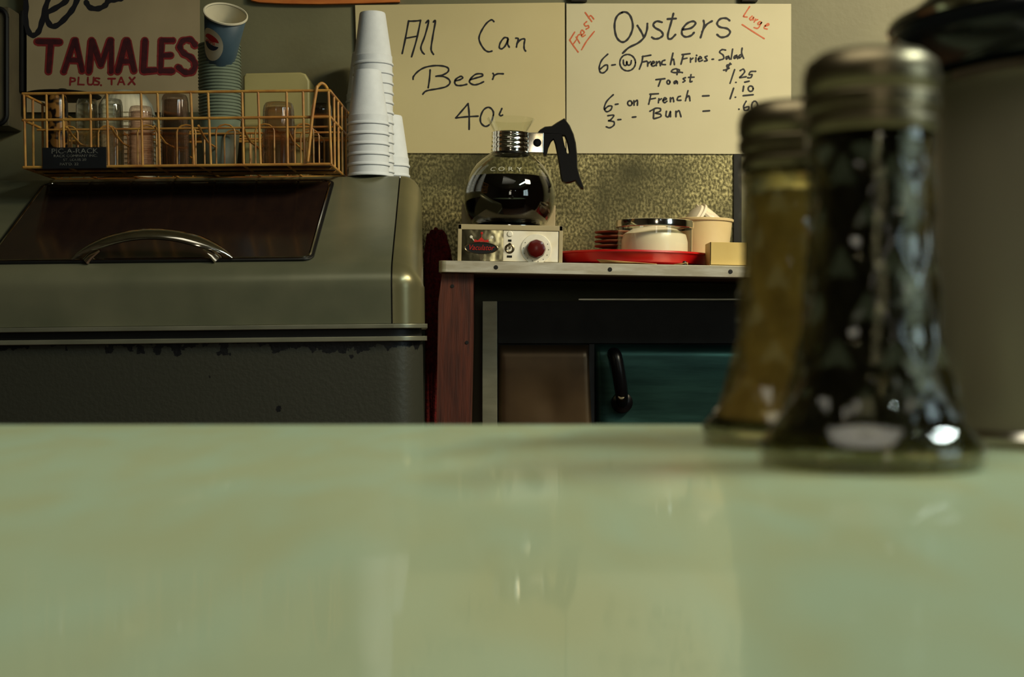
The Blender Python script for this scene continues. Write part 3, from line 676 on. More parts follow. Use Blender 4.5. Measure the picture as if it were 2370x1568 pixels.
# black lid lying on the left glasses
zl = Z(206, 2.455); t = thing('pan_lid', (X(150, 2.5), 2.5, zl), 'flat black lid lying on the glasses at the rack left end', 'lid'); FREEZE.append(t)
MB().lathe([(0, 0), (0.062, 0), (0.066, 0.0015), (0.064, 0.003), (0.05, 0.004), (0.036, 0.007), (0.02, 0.009), (0, 0.0095)], t.location, 40).build('disc', M['black'], t)
MB().lathe([(0, 0.008), (0.008, 0.009), (0.01, 0.012), (0.006, 0.0145), (0, 0.015)], t.location, 20).build('knob', M['black'], t)
# stack of white paper bowls behind the glasses
by, bx = 2.585, X(296, 2.585)
def wave(t, z, r): return r*(1+0.012*math.cos(30*t)) if r > 0.03 else r
bowl = None; N = 15; step = 0.0082; zb0 = rz0+0.003
for k in range(N):
    lab = 'topmost upturned white paper bowl of the stack behind the glasses' if k == N-1 else 'nested white paper bowl, %s from the top of the stack behind the glasses' % ORD[N-k]
    if bowl is None:
        bowl = thing('paper_bowl', (bx, by, zb0), lab, 'paper bowl', 'nested paper bowls in the rack'); FREEZE.append(bowl)
        MB().lathe([(0.051, 0), (0.0535, 0.0012), (0.0515, 0.003), (0.046, 0.022), (0.036, 0.038), (0.02, 0.046), (0, 0.048)], bowl.location, 90, wave).build('bowl_wall', M['white'], bowl, thick=0.0006)
    else: FREEZE.append(copy_tree(bowl, Vector((bx, by, zb0+k*step)), lab))
# pale plastic tub standing behind
t = thing('plastic_tub', (X(644, 2.69), 2.69, TOPZ), 'tall pale olive plastic tub standing upright behind the wire rack', 'tub'); FREEZE.append(t)
q = [(568,-1),(568,172),(575,165),(700,164),(712,168),(721,184),(721,-1)]
poly = [Vector((X(a, 2.66), 2.66, TOPZ+0.001 if b < 0 else Z(b, 2.66))) for a, b in q]
MB().prism(poly, (0, 0.08, 0), 0.004).build('body', M['tubtall'], t)
MB().box(X(580, 2.66), X(690, 2.66), 2.675, 2.725, Z(164, 2.66)-0.001, Z(164, 2.66)+0.0006, 0.0005).build('base_ridge', M['tubtall'], t)

# ---- nested blue-green paper cups with a tilted printed cup on top
cy, cx = 2.535, X(514, 2.535)
ch, cR, cr = 0.10, 48.5*2.535/F, 0.0262
c0 = None; pitch = 0.0056; NC = 24; zc0 = rz0+0.004
ztop = Z(100, 2.535); NC = int((ztop-zc0-ch)/pitch)+1; pitch = (ztop-zc0-ch)/(NC-1)
for k in range(NC):
    lab = 'top blue-green paper cup of the upright stack, holding the tilted cup' if k == NC-1 else 'blue-green paper cup, %s from the top of the upright stack' % ORD[NC-k]
    if c0 is None:
        c0 = thing('paper_cup', (cx, cy, zc0), lab, 'paper cup', 'nested blue-green paper cups'); FREEZE.append(c0)
        MB().lathe([(0, 0.004), (cr-0.002, 0.004), (cr-0.001, 0), (cr, 0), (cR-0.0012, ch-0.002)], c0.location, 48).build('cup_wall', M['bluecup'], c0, thick=0.0004)
        MB().lathe([(cR-0.0012, ch-0.0038), (cR+0.0004, ch-0.003), (cR+0.0008, ch-0.0018), (cR, ch-0.0004), (cR-0.0014, ch-0.0006), (cR-0.0018, ch-0.002)], c0.location, 48, close=True).build('rim', M['bluecup'], c0)
    else: FREEZE.append(copy_tree(c0, Vector((cx, cy, zc0+k*pitch)), lab))
ax = Vector((0.24, -0.60, 0.74)).normalized()
rimc = P(529, 28, 2.465); base = rimc-ax*0.10
t = thing('printed_cup', base, 'white and blue paper cup with red and blue roundel leaning out of the cup stack', 'paper cup'); FREEZE.append(t)
MB().lathe([(0, 0.004), (cr-0.003, 0.004), (cr-0.002, 0), (cr-0.001, 0), (cR-0.001, 0.1)], base, 48, axis=ax).build('cup_wall', M['deepblue'], t, thick=0.0005)
MB().lathe([(0, 0.0055), (cr-0.003, 0.0055), (cR-0.0018, 0.0985)], base, 48, axis=ax).build('inner_wall', M['white'], t)
MB().lathe([(cR-0.001, 0.098), (cR+0.0012, 0.099), (cR+0.001, 0.1015), (cR-0.001, 0.102), (cR-0.0022, 0.1)], base, 48, axis=ax, close=True).build('rim', M['white'], t)
QM = Matrix.Translation(base) @ ax.to_track_quat('Z', 'Y').to_matrix().to_4x4()
# angle of the side that faces the camera
loc = QM.inverted() @ Vector((base.x-0.2-0.5*0.1, base.y-1.5, base.z-0.1)); a_face = math.atan2(loc.y, loc.x)
def cone_pt(u, h, off):     # u along the circumference in metres
    r = (cr-0.001)+(cR-cr)*h/0.1+off; a = a_face+u/0.033
    return QM @ Vector((r*math.cos(a), r*math.sin(a), h))
def patch(poly, off, name, m, parent):
    mb = MB(); cu = sum(p[0] for p in poly)/len(poly); chh = sum(p[1] for p in poly)/len(poly); rings = []
    for k in range(1, 5): rings.append([mb.bm.verts.new(cone_pt(cu+(u-cu)*k/4, chh+(h-chh)*k/4, off)) for u, h in poly])
    c = mb.bm.verts.new(cone_pt(cu, chh, off)); n = len(poly)
    for i in range(n):
        mb.bm.faces.new((c, rings[0][i], rings[0][(i+1) % n]))
        for k in range(3): mb.bm.faces.new((rings[k][i], rings[k+1][i], rings[k+1][(i+1) % n], rings[k][(i+1) % n]))
    return mb.build(name, m, parent, fixn=False)
U0 = -0.006
pan = [(U0+0.024*math.cos(a), 0.048+(0.034 if math.sin(a) > 0 else 0.03)*math.sin(a)) for a in [2*PI*i/28 for i in range(28)]]
patch(pan, 0.0007, 'white_panel', M['white'], t)
sg = -1
def arcp(a0, a1, r=0.0155, n=12): return [(U0+r*1.05*math.cos(math.radians(a0+(a1-a0)*i/n)), 0.055+r*math.sin(math.radians(a0+(a1-a0)*i/n))) for i in range(n+1)]
patch(arcp(15, 165)+[(U0-0.008, 0.0595), (U0, 0.0570), (U0+0.008, 0.0585)], 0.0011, 'red_cap', M['logored'], t)
patch(arcp(195, 345)+[(U0+0.008, 0.0505), (U0, 0.0510), (U0-0.008, 0.0535)], 0.0011, 'blue_cap', M['logoblue'], t)
lm = cone_pt(U0, 0.055, 0.0014); ez = (cone_pt(U0, 0.060, 0.0014)-lm).normalized(); ex = (cone_pt(U0+0.002, 0.055, 0.0014)-lm).normalized()
ez = (ez-ex*ez.dot(ex)).normalized(); eY = ex.cross(ez)
text('PEPSI', 0.0085, lm, Matrix((ex, ez, eY)).transposed(), M['logored'], 'logo_lettering', t, sx=1.0)

# ---- white foam cups, upside down in stacks
fh, fR, fr_ = 0.0985, 0.0378, 0.0240
def foam_mesh():
    pr = [(0, fh-0.003), (fr_-0.004, fh-0.003), (fr_-0.003, fh), (fr_-0.0012, fh-0.0005), (fr_, fh-0.003), (fR-0.0034, 0.0185), (fR-0.0022, 0.0170), (fR-0.0022, 0.006), (fR-0.001, 0.0045), (fR, 0.003), (fR, 0.001), (fR-0.001, 0),
          (fR-0.0035, 0.0004), (fR-0.0045, 0.01), (fr_-0.0022, fh-0.0055), (0, fh-0.0055)]
    return pr
def foam(px, Y, topy, group, where, zbase=None):
    zt = Z(topy, Y); p = 0.0188; n = max(1, round((zt-TOPZ-0.0005-fh)/p)+1)
    if n > 1: p = (zt-TOPZ-0.0005-fh)/(n-1)
    for k in range(n):
        lab = ('topmost upturned white foam cup of %s' if k == n-1 else 'white foam cup, %s from the top of %%s' % ORD[n-k]) % where
        loc = Vector((X(px, Y), Y, TOPZ+0.0005+k*p))
        if foam.first is None:
            t = thing('foam_cup', loc, lab, 'foam cup', group)
            MB().lathe(foam_mesh(), loc, 56).build('cup_body', M['foam'], t); foam.first = t
        else:
            t = copy_tree(foam.first, loc, lab); t['group'] = group
        FREEZE.append(t)
foam.first = None
foam(856.5, 2.52, 163, 'foam cups in the short front stack', 'the shorter stack in front')
foam(869, 2.625, 29, 'foam cups in the tallest stack', 'the tallest stack')
foam(906, 2.70, 268, 'foam cups in the low right stack', 'the low stack at the right')
foam(850, 2.742, 121, 'foam cups in the rear left stack', 'the half-hidden stack at the back left')

# ------------------------------------------------------------------ shelf with aluminium edge
SHELF = []
SY = 2.50; SZ = Z(603, SY)
x0, x1 = X(1015, SY), X(1015, SY)+1.15
sh = thing('shelf', (x0+0.03, SY+0.02, 0), 'shelf with bright aluminium edging on a red-brown wooden post', 'shelf'); SHELF.append(sh)
MB().box(x0+0.004, x1, SY+0.003, WY-0.006, SZ-0.020, SZ-0.001).build('board', M['brownlam'], sh)
pts = []
for i in range(9):
    a = PI/2*i/8; pts.append(Vector((x0+0.014-0.014*math.cos(a), SY+0.014-0.014*math.sin(a), SZ-0.0205)))
pts = [Vector((x0, SY+0.05, SZ-0.0205))]+pts+[Vector((x1, SY, SZ-0.0205)), Vector((x1, SY+0.05, SZ-0.0205))]
ed = MB().prism(pts, (0, 0, 0.0205), 0.0012).build('edging', M['alu'], sh); ed['label'] = 'scuffed aluminium strip with dark screws'
for px, py in ((1148, 618), (1412, 625), (1691, 629), (2010, 634)):
    z = SZ-0.0105
    MB().lathe([(0, -0.0012), (0.0036, -0.001), (0.0042, 0.0005), (0, 0.0007)], (X(px, SY), SY, z), 16, axis=(0, 1, 0)).build('screw', M['black'], ed)
poly = [P(a, b, 2.515) for a, b in [(1022,631),(1097,631),(1097,640),(1096,980),(1096,1900),(1018,1900),(1017,980),(1016,700),(1018,670),(1023,655)]]
for v in poly: v.z = max(v.z, 0.0) if v.z < SZ-0.03 else SZ-0.0206
post = MB().prism(poly, (0, 0.09, 0), 0.0015).build('post', M['wood'], sh); post['label'] = 'worn red-brown wooden post'
for px, py in ((1048, 662), (1084, 792)):
    a = P(px, py, 2.5145); MB().lathe([(0, -0.0006), (0.003, -0.0006), (0.0034, 0.001), (0, 0.001)], a, 12, axis=(0, 1, 0)).build('nail', M['black'], post)
MB().box(x1-0.08, x1-0.01, 2.52, 2.60, 0, SZ-0.021).build('post', M['wood'], sh)

# steel cabinet under the shelf
cb = thing('steel_undercounter_cabinet', (0.25, 2.7, 0), 'dull steel cabinet with handled doors in the dark under the shelf', 'cabinet')
CY = 2.665
MB().box(X(1117, CY), 1.0, CY+0.02, WY-0.01, 0.05, Z(697, CY)).build('carcass', M['darkmetal'], cb)
MB().box(X(1120, CY)+0.01, 0.99, CY+0.05, WY-0.02, 0, 0.05).build('plinth', M['black'], cb)
MB().box(X(1116, CY), X(1151, CY), CY-0.006, CY+0.0195, 0.05, Z(697, CY), 0.0015).build('corner_strip', M['strip'], cb)
MB().box(X(1340, CY), 1.0, CY+0.012, CY+0.0195, Z(694.5, CY), Z(691.5, CY)).build('top_edge_glint', M['alu'], cb)  # thin bright strip drawn for the highlight along the cabinet top edge
MB().box(X(1153, CY), 1.0, CY+0.008, CY+0.0195, Z(795, CY), Z(700, CY)).build('void_panel', M['darkmetal'], cb)  # dark sheet put in for the shaded void above the doors
def door(q, name, lab, amp, cx, cz, dm='teal_reflect_door'):
    # q: TL TR BR BL in picture points; gently dented sheet
    rows = []
    c = [P(a, b, CY) for a, b in q]
    for i in range(25):
        v = i/24; row = []
        for j in range(25):
            u = j/24; p = (c[0]*(1-u)+c[1]*u)*(1-v)+(c[3]*(1-u)+c[2]*u)*v
            e = min(u, 1-u, v, 1-v); bulge = 0.006*min(1, e/0.06)**0.5
            d = math.exp(-((u-cx)**2+(v-cz)**2*6)/0.02)
            p.y = CY+0.006-bulge+amp*d; row.append(p)
        rows.append(row)
    o = MB().grid(rows).build(name, M[dm], cb, thick=0.0015); o['label'] = lab; return o
d1 = door([(1154, 800), (1364, 800), (1393, 1500), (1154, 1500)], 'door', 'left dented steel door', 0.005, 0.55, 0.2, 'tan_reflect_door')
d2 = door([(1374, 797), (1760, 800), (1760, 1500), (1402, 1500)], 'door', 'right steel door with black handle', 0.006, 0.2, 0.22)
d3 = door([(1772, 800), (2140, 800), (2140, 1500), (1772, 1500)], 'door', 'far right steel door behind the pourers', 0.004, 0.5, 0.2)
MB().box(X(1364, CY), X(1376, CY), CY+0.004, CY+0.0195, 0.1, Z(797, CY)).build('door_gap', M['black'], cb)
hp = [P(a, b, CY-y) for a, b, y in [(1418,818,0.008),(1424,822,0.03),(1430,850,0.036),(1436,890,0.034),(1439,915,0.028),(1440,932,0.012)]]
MB().tube(catmull(hp), 0.012, 12, rad=[0.0105+0.002*math.sin(i/25*PI) for i in range(26)]).build('handle', M['blackplastic'], d2)
MB().lathe([(0, -0.014), (0.012, -0.013), (0.019, -0.008), (0.0205, 0.004), (0, 0.004)], P(1440, 932, CY-0.002), 24, axis=(0, 1, 0)).build('handle_base', M['blackplastic'], d2)
MB().lathe([(0, -0.003), (0.006, -0.002), (0.007, 0.001), (0.005, 0.002)], P(1438, 918, CY-0.036), 16, axis=(0, 1, -0.3)).build('bolt', M['capmetal'], d2)

# dark red yarn mop standing between freezer and shelf
t = thing('mop', (X(1030, 2.72), 2.72, 0), 'dark red shaggy mop head upright in the gap between freezer and shelf', 'mop')
mb = MB()
for k in range(120):
    a = random.uniform(0, 2*PI); r0 = random.uniform(0.0, 0.018); R = random.uniform(0.022, 0.040)
    x, y = -0.143, 2.70; zt = Z(532, 2.7)+random.uniform(-0.012, 0.004)-0.6*r0
    ptsm = [(x+r0*math.cos(a), y+0.8*r0*math.sin(a), zt)]
    for s in range(1, 7):
        f = s/6; rad_ = r0+(R-r0)*(1-(1-f)**3)+0.004*math.sin(7*f+k)
        ptsm.append((x+rad_*math.cos(a+0.2*math.sin(k+5*f)), y+0.8*rad_*math.sin(a), zt-0.01*f-0.62*f**1.6))
    ptsm = [(px_ if pz_ > SZ+0.012 else min(max(px_, -0.160), -0.141), min(max(py_, 2.66), 2.74), pz_) for px_, py_, pz_ in ptsm]
    ptsm = [(max(px_, -0.163), py_, pz_) for px_, py_, pz_ in ptsm]
    mb.tube(ptsm, 0.0042, 6)
tag(mb.build('mop_yarn', M['sack'], t), kind='stuff')
MB().tube([(-0.151, 2.70, 0), (-0.151, 2.70, Z(600, 2.7))], 0.011, 10).build('pole', M['wood'], t)

# ------------------------------------------------------------------ coffee warmer
WX0, WX1 = X(1058, SY), X(1302, SY); WZ1 = Z(517, SY); WF = SY+0.008
wm = thing('coffee_warmer', ((WX0+WX1)/2, 2.6, SZ), 'beige coffee warmer with white dial and red crown badge on the shelf', 'coffee warmer'); SHELF.append(wm)
fw = 0.0068
MB().box(WX0, WX0+fw, WF, 2.665, SZ, WZ1, 0.001).box(WX1-fw, WX1, WF, 2.665, SZ, WZ1, 0.001).box(WX0, WX1, WF, 2.665, WZ1-0.0095, WZ1, 0.001).box(WX0+fw, WX1-fw, WF+0.012, 2.66, SZ, WZ1-0.0095).build('housing', M['almond'], wm)
XM = X(1164, SY)
MB().box(WX0+fw, XM, WF+0.004, WF+0.012, SZ+0.001, WZ1-0.0095).build('badge_panel', M['mirrorpanel'], wm)
cp = MB().box(XM, WX1-fw-0.001, WF+0.001, WF+0.012, SZ+0.001, WZ1-0.0102, 0.0006).build('control_panel', M['panel'], wm)
bx, bz, bY = X(1113, SY), Z(572, SY), WF+0.003
b0 = MB(); b0.lathe([(0.0278, 0), (0.029, -0.0006), (0.0302, 0)], (0, 0, 0), 40, close=True)
for v in b0.bm.verts: v.co = Vector((bx+v.co.x, bY-0.0006+v.co.z, bz+v.co.y*0.345))
b0.build('badge_ring', M['capmetal'], wm)
b1 = MB(); b1.lathe([(0, 0), (0.0282, 0)], (0, 0, 0), 40)
for v in b1.bm.verts: v.co = Vector((bx+v.co.x, bY-0.0002, bz+v.co.y*0.345))
b1.build('badge_field', M['black'], wm)
text('Vaculator', 0.0135, (bx-0.001, bY-0.0007, bz+0.0006), FRONT, M['badgered'], 'badge_lettering', wm, shear=0.35, sx=0.86)
cr0 = [(-0.0135,0.0115),(-0.012,0.0165),(-0.006,0.0145),(0,0.0205),(0.006,0.0145),(0.012,0.0165),(0.0135,0.0115),(0,0.0125)]
MB().prism([Vector((bx+a, bY, bz+b-0.001)) for a, b in cr0], (0, -0.001, 0)).build('crown', M['badgered'], wm)
for a, b, r, mm in ((-0.018, 0.0195, 0.0026, 'dial'), (0.0005, 0.0265, 0.0022, 'badgered'), (0.0185, 0.0195, 0.0028, 'dial')):
    MB().tube([(bx+a*0.72, bY-0.0006, bz+0.013), (bx+a, bY-0.0006, bz+b)], 0.0006, 6).lathe([(0, -0.0015), (r, -0.0008), (r*0.8, 0.0006), (0, 0.0008)], (bx+a, bY, bz+b), 14, axis=(0, 1, 0)).build('crown_tip', M[mm], wm)
MB().prism([Vector((bx+a, bY, bz+b)) for a, b in ((-0.0048, -0.0105), (0.0048, -0.0105), (0, -0.0235))], (0, -0.001, 0)).build('badge_point', M['capmetal'], wm)
# switch
sx_, sz_ = X(1179, SY), Z(572, SY)
MB().lathe([(0.0088, 0), (0.0088, -0.0012), (0.0068, -0.0022), (0.0048, -0.0012), (0.0048, 0)], (sx_, WF+0.001, sz_), 24, axis=(0, 1, 0), close=True).build('switch_nut', M['capmetal'], cp)
MB().tube([(sx_, WF, sz_), (sx_, WF-0.012, sz_+0.007)], 0.0022, 10, rad=[0.0018, 0.0028]).build('switch_lever', M['chrome'], cp)
MB().box(sx_-0.003, sx_+0.003, WF+0.0003, WF+0.001, Z(556, SY), Z(551, SY)).build('switch_mark', M['darkmetal'], cp)
MB().box(sx_-0.0045, sx_+0.0045, WF+0.0003, WF+0.001, Z(593, SY), Z(588, SY)).build('switch_mark', M['darkmetal'], cp)
MB().lathe([(0, -0.0022), (0.0042, -0.0018), (0.0055, 0), (0, 0.0002)], (sx_, WF+0.001, Z(538, SY)), 20, axis=(0, 1, 0)).build('panel_screw', M['dial'], cp)
# dial
dx, dz = X(1240.5, SY), Z(572, SY)
dl = MB().lathe([(0, 0), (0.0262, 0), (0.0268, -0.001), (0.0262, -0.0026), (0.0165, -0.0034), (0, -0.0034)], (dx, WF+0.0005, dz), 56, axis=(0, 1, 0)).build('dial', M['dial'], cp)
for k in range(10):
    a = math.radians(150+k*26); r = 0.0222
    MB().box(dx+r*math.cos(a)-0.0005, dx+r*math.cos(a)+0.0005, WF-0.0030, WF-0.0020, dz+r*math.sin(a)-0.0007, dz+r*math.sin(a)+0.0007).build('dial_mark', M['darkmetal'], dl)
MB().lathe([(0, -0.0145), (0.010, -0.0145), (0.0150, -0.0125), (0.0162, -0.004), (0.0166, -0.003), (0, -0.003)], (dx, WF, dz), 40, axis=(0, 1, 0),
    mod=lambda t, z, r: r*(1+0.02*math.cos(8*t)) if r > 0.012 else r).build('dial_knob', M['knob'], dl)
# rear raised tier and hot plate
MB().box(X(1058, SY)*1.0, X(1286, 2.60), 2.667, 2.775, SZ, Z(470, 2.66), 0.002).build('rear_tier', M['almond'], wm)
PCX, PCY = X(1176, 2.592), 2.592
MB().lathe([(0, 0), (0.074, 0), (0.074, 0.0015), (0.066, 0.003), (0, 0.003)], (PCX, PCY, WZ1), 48).build('hot_plate', M['chrome'], wm)

# ------------------------------------------------------------------ coffee pot
pz = WZ1+0.0032; pp = thing('coffee_pot', (PCX, PCY, pz), 'round glass coffee pot of black coffee with black handle on the warmer', 'coffee pot'); SHELF.append(pp)
def pr_(wpx): return wpx/2*PCY/F
def zz(py): return (Z(py, PCY)-pz)
R_ = pr_(212)
outer = [(0, 0.001), (R_*0.70, 0), (R_*0.79, 0.003)]
for yy, ww in ((500, 190), (485, 203), (470, 209), (455, 212), (440, 210), (425, 204), (410, 193), (395, 177), (380, 156), (368, 130), (360, 108), (354, 92), (345, 84), (330, 80), (312, 78), (302, 80), (295, 86), (285, 98), (276, 107), (273, 110)):
    outer.append((pr_(ww), zz(yy)))
th = 0.0022
inner = [(max(r-th, 0), z+(th if z < 0.01 else 0)) for r, z in outer]
spout = lambda t, z, r: r
MB().lathe(outer+inner[::-1], pp.location, 72).build('glass_bowl', M['glass'], pp)
# coffee
cof = [(0, th+0.0006)]; zlev = zz(410)
for r, z in outer[1:]:
    if z < zlev: cof.append((r-th+0.0003, z+(th if z < 0.01 else 0)))
cof += [(pr_(193)-th+0.0003, zlev), (0, zlev)]
MB().lathe(cof, pp.location, 72).build('coffee', M['coffee'], pp)
# collar
cz0, cz1 = pz+zz(353), pz+zz(305); cr1 = pr_(88)
rib = [(cr1-0.002, zz(354)), (cr1+0.0005, zz(353))]
for k in range(4):
    a = zz(350)+(zz(309)-zz(350))*k/4; b = zz(350)+(zz(309)-zz(350))*(k+1)/4
    rib += [(cr1, a), (cr1+0.0008, (a+b)/2-0.001), (cr1+0.0008, (a+b)/2+0.001), (cr1, b)]
rib += [(cr1+0.0008, zz(306)), (cr1-0.002, zz(304))]
MB().lathe(rib, pp.location, 60).build('collar', M['chrome'], pp)
MB().lathe([(cr1-0.001, zz(357)), (cr1+0.0012, zz(356)), (cr1+0.0012, zz(352)), (cr1-0.001, zz(352))], pp.location, 60, close=True).build('collar_ring', M['blackplastic'], pp)
hb = MB().box(PCX+cr1-0.004, X(1253, PCY), PCY-0.014, PCY+0.014, cz0, cz1, 0.002).build('handle_bracket', M['chrome'], pp)
MB().lathe([(0, -0.003), (0.0068, -0.002), (0.0075, 0), (0, 0)], (X(1238, PCY), PCY-0.0142, (cz0+cz1)/2), 20, axis=(0, 1, 0)).build('bracket_screw', M['blackplastic'], hb)
# handle: outline with a slot
def hp2(a, b): return (1000+a/3.92, 240+b/3.92)
outl = [(925,262),(955,225),(1000,196),(1060,190),(1110,155),(1175,116),(1225,180),(1262,260),(1284,340),(1298,450),(1303,560),(1325,640),(1362,735),(1360,755),(1335,752),(1305,715),(1283,682),(1240,700),(1200,706),(1165,690),(1150,640),(1138,560),(1118,450),(1095,350),(1080,310),(1060,330),(1035,390),(1022,460),(992,460),(990,300),(960,262)]
slot = [(1160,275),(1180,278),(1205,340),(1222,420),(1222,440),(1205,436),(1180,360)]
from mathutils.geometry import tessellate_polygon
loops = [[Vector((X(a, PCY), 0, Z(b, PCY))) for a, b in (hp2(*q) for q in pl)] for pl in (outl, slot)]
flat2 = [[Vector((v.x, v.z, 0)) for v in lp] for lp in loops]; tris = tessellate_polygon(flat2)
mb = MB(); bm = mb.bm; allp = loops[0]+loops[1]; T = 0.0095
def ins(i):   # inset outline for a rounded edge
    lp, k = (loops[0], i) if i < len(loops[0]) else (loops[1], i-len(loops[0]))
    a, b, c = lp[k-1], lp[k], lp[(k+1) % len(lp)]
    n1 = Vector((-(b-a).z, 0, (b-a).x)).normalized(); n2 = Vector((-(c-b).z, 0, (c-b).x)).normalized()
    n = (n1+n2); n = n.normalized() if n.length > 1e-6 else n1
    return n
area2 = lambda lp: sum(lp[i].x*lp[(i+1) % len(lp)].z-lp[(i+1) % len(lp)].x*lp[i].z for i in range(len(lp)))
sgn = [1 if area2(loops[0]) > 0 else -1, -1 if area2(loops[1]) > 0 else 1]
lay = []
for dy, iw in ((-T, 0.0016), (-T+0.003, 0.0), (T-0.003, 0.0), (T, 0.0016)):
    lay.append([bm.verts.new(p+ins(i)*iw*(sgn[0] if i < len(loops[0]) else sgn[1])+Vector((0, PCY+dy, 0))) for i, p in enumerate(allp)])
for a, b, c in tris:
    bm.faces.new((lay[0][a], lay[0][b], lay[0][c])); bm.faces.new((lay[3][c], lay[3][b], lay[3][a]))
for base_, n in ((0, len(loops[0])), (len(loops[0]), len(loops[1]))):
    for i in range(n):
        j = base_+(i+1) % n; i_ = base_+i
        for q in range(3): bm.faces.new((lay[q][i_], lay[q][j], lay[q+1][j], lay[q+1][i_]))
mb.build('handle', M['blackplastic'], pp)
# printed word on the shoulder of the bowl
for i, chx in enumerate('CORY'):
    th_ = -PI/2+(-0.30+i*0.22)-0.12; zq = zz(400); r = pr_(184)+0.0009
    n = Vector((math.cos(th_), math.sin(th_), 0)); ex = Vector((-n.y, n.x, 0)); up = (Vector((0, 0, 1))*0.85-n*0.5).normalized()
    Rm = Matrix((ex, up, ex.cross(up))).transposed()
    text(chx, 0.013, Vector(pp.location)+n*r+Vector((0, 0, zq)), Rm, M['etch'], 'printed_letter', pp, sx=1.2)

# ------------------------------------------------------------------ things right of the warmer
def shz(px): return SZ
# red tray
def oval(cx, cy, rx, ry, prof, name, m, parent, n=64):
    mb = MB(); mb.lathe(prof, (0, 0, 0), n)
    k = max(r for r, z in prof)
    for v in mb.bm.verts: v.co = Vector((cx+v.co.x/k*rx, cy+v.co.y/k*ry, v.co.z))
    return mb.build(name, m, parent)
tyc = 2.64
x0t, x1t = X(1288, 2.6), X(1655, 2.6)
tr = thing('serving_tray', ((x0t+x1t)/2, tyc, SZ), 'bright red plastic tray under the glass jar and cream tub', 'tray'); SHELF.append(tr)
zt = SZ+0.024
oval((x0t+x1t)/2, 2.648, (x1t-x0t)/2, 0.135, [(0, SZ+0.001), (0.80, SZ+0.001), (0.93, SZ+0.006), (0.985, zt-0.003), (1.0, zt), (0.98, zt+0.0015), (0.955, zt-0.002), (0.92, SZ+0.019), (0.78, SZ+0.0165), (0, SZ+0.0165)], 'tray_body', M['red'], tr)
oval((x0t+x1t)/2, 2.648, (x1t-x0t)/2+0.001, 0.136, [(0.985, zt-0.0025), (1.0, zt-0.001), (0.995, zt+0.0022), (0.97, zt+0.001)], 'tray_rim', M['red'], tr)
t = thing('serving_tray', (X(1330, 2.75), 2.75, SZ), 'dark red tray leaning on the wall behind the bright red tray', 'tray'); SHELF.append(t)
MB().box(X(1262, 2.78), X(1440, 2.78), 2.7855, 2.793, SZ+0.0005, Z(578, 2.785), 0.003).build('tray_body', M['darkred'], t)
MB().tube([(X(1264, 2.78), 2.785, Z(579, 2.785)), (X(1438, 2.78), 2.785, Z(579, 2.785))], 0.0022, 8).build('tray_rim', M['darkred'], t)
JZ = SZ+0.0168
# brown saucers
syc = 2.672; sxc = X(1425, syc); s0 = None; ns = 6; zs1 = Z(528, syc); pit = (zs1-JZ-0.010)/(ns-1)
for k in range(ns):
    lab = 'topmost brown saucer of the stack left of the glass jar' if k == ns-1 else 'brown saucer, %s from the top of the stack left of the jar' % ORD[ns-k]
    if s0 is None:
        s0 = thing('saucer', (sxc, syc, JZ), lab, 'saucer', 'stacked brown saucers'); SHELF.append(s0)
        MB().lathe([(0, 0.0005), (0.02, 0), (0.022, 0.0015), (0.032, 0.0045), (0.0395, 0.0055), (0.041, 0.0075), (0.0395, 0.009), (0.033, 0.0072), (0.02, 0.0035), (0, 0.0035)], s0.location, 48).build('plate', M['brownplate'], s0)
    else: SHELF.append(copy_tree(s0, Vector((sxc, syc, JZ+k*pit)), lab))
# glass jar with chrome band, white bowl under it
jy = 2.605; jx = X(1514, jy); jr = 89*jy/F; jz1 = Z(503, jy)-JZ-0.001
jr_ = thing('glass_jar', (jx, jy, JZ), 'low wide glass jar with a chrome rim, standing on the red tray', 'jar'); SHELF.append(jr_)
MB().lathe([(0, 0), (jr-0.006, 0), (jr-0.002, 0.003), (jr-0.001, 0.01), (jr-0.001, jz1-0.006), (jr-0.001, jz1-0.002), (jr-0.0035, jz1-0.002), (jr-0.0035, 0.006), (jr-0.008, 0.003), (0, 0.003)], jr_.location, 64).build('glass_wall', M['glass'], jr_)
MB().lathe([(jr-0.0008, jz1-0.013), (jr+0.0008, jz1-0.012), (jr+0.0014, jz1-0.006), (jr+0.0008, jz1), (jr-0.001, jz1+0.001), (jr-0.002, jz1), (jr-0.0006, jz1-0.002)], jr_.location, 64, close=True).build('chrome_band', M['chrome'], jr_)
t = thing('bowl', (jx, jy, JZ+0.0035), 'upturned white bowl inside the glass jar', 'bowl'); SHELF.append(t)
bh = Z(517, jy)-JZ-0.0035; br = jr-0.0095
MB().lathe([(br-0.001, 0), (br, 0.001), (br-0.0005, bh*0.5), (br-0.004, bh*0.74), (br-0.02, bh*0.92), (br*0.42, bh*0.985), (br*0.3, bh), (0, bh)], t.location, 56).build('bowl_wall', M['bowl'], t)
MB().lathe([(br*0.34, bh*0.985), (br*0.34, bh+0.0015), (br*0.28, bh+0.0015), (br*0.28, bh*0.985)], t.location, 40, close=True).build('foot_ring', M['bowl'], t)
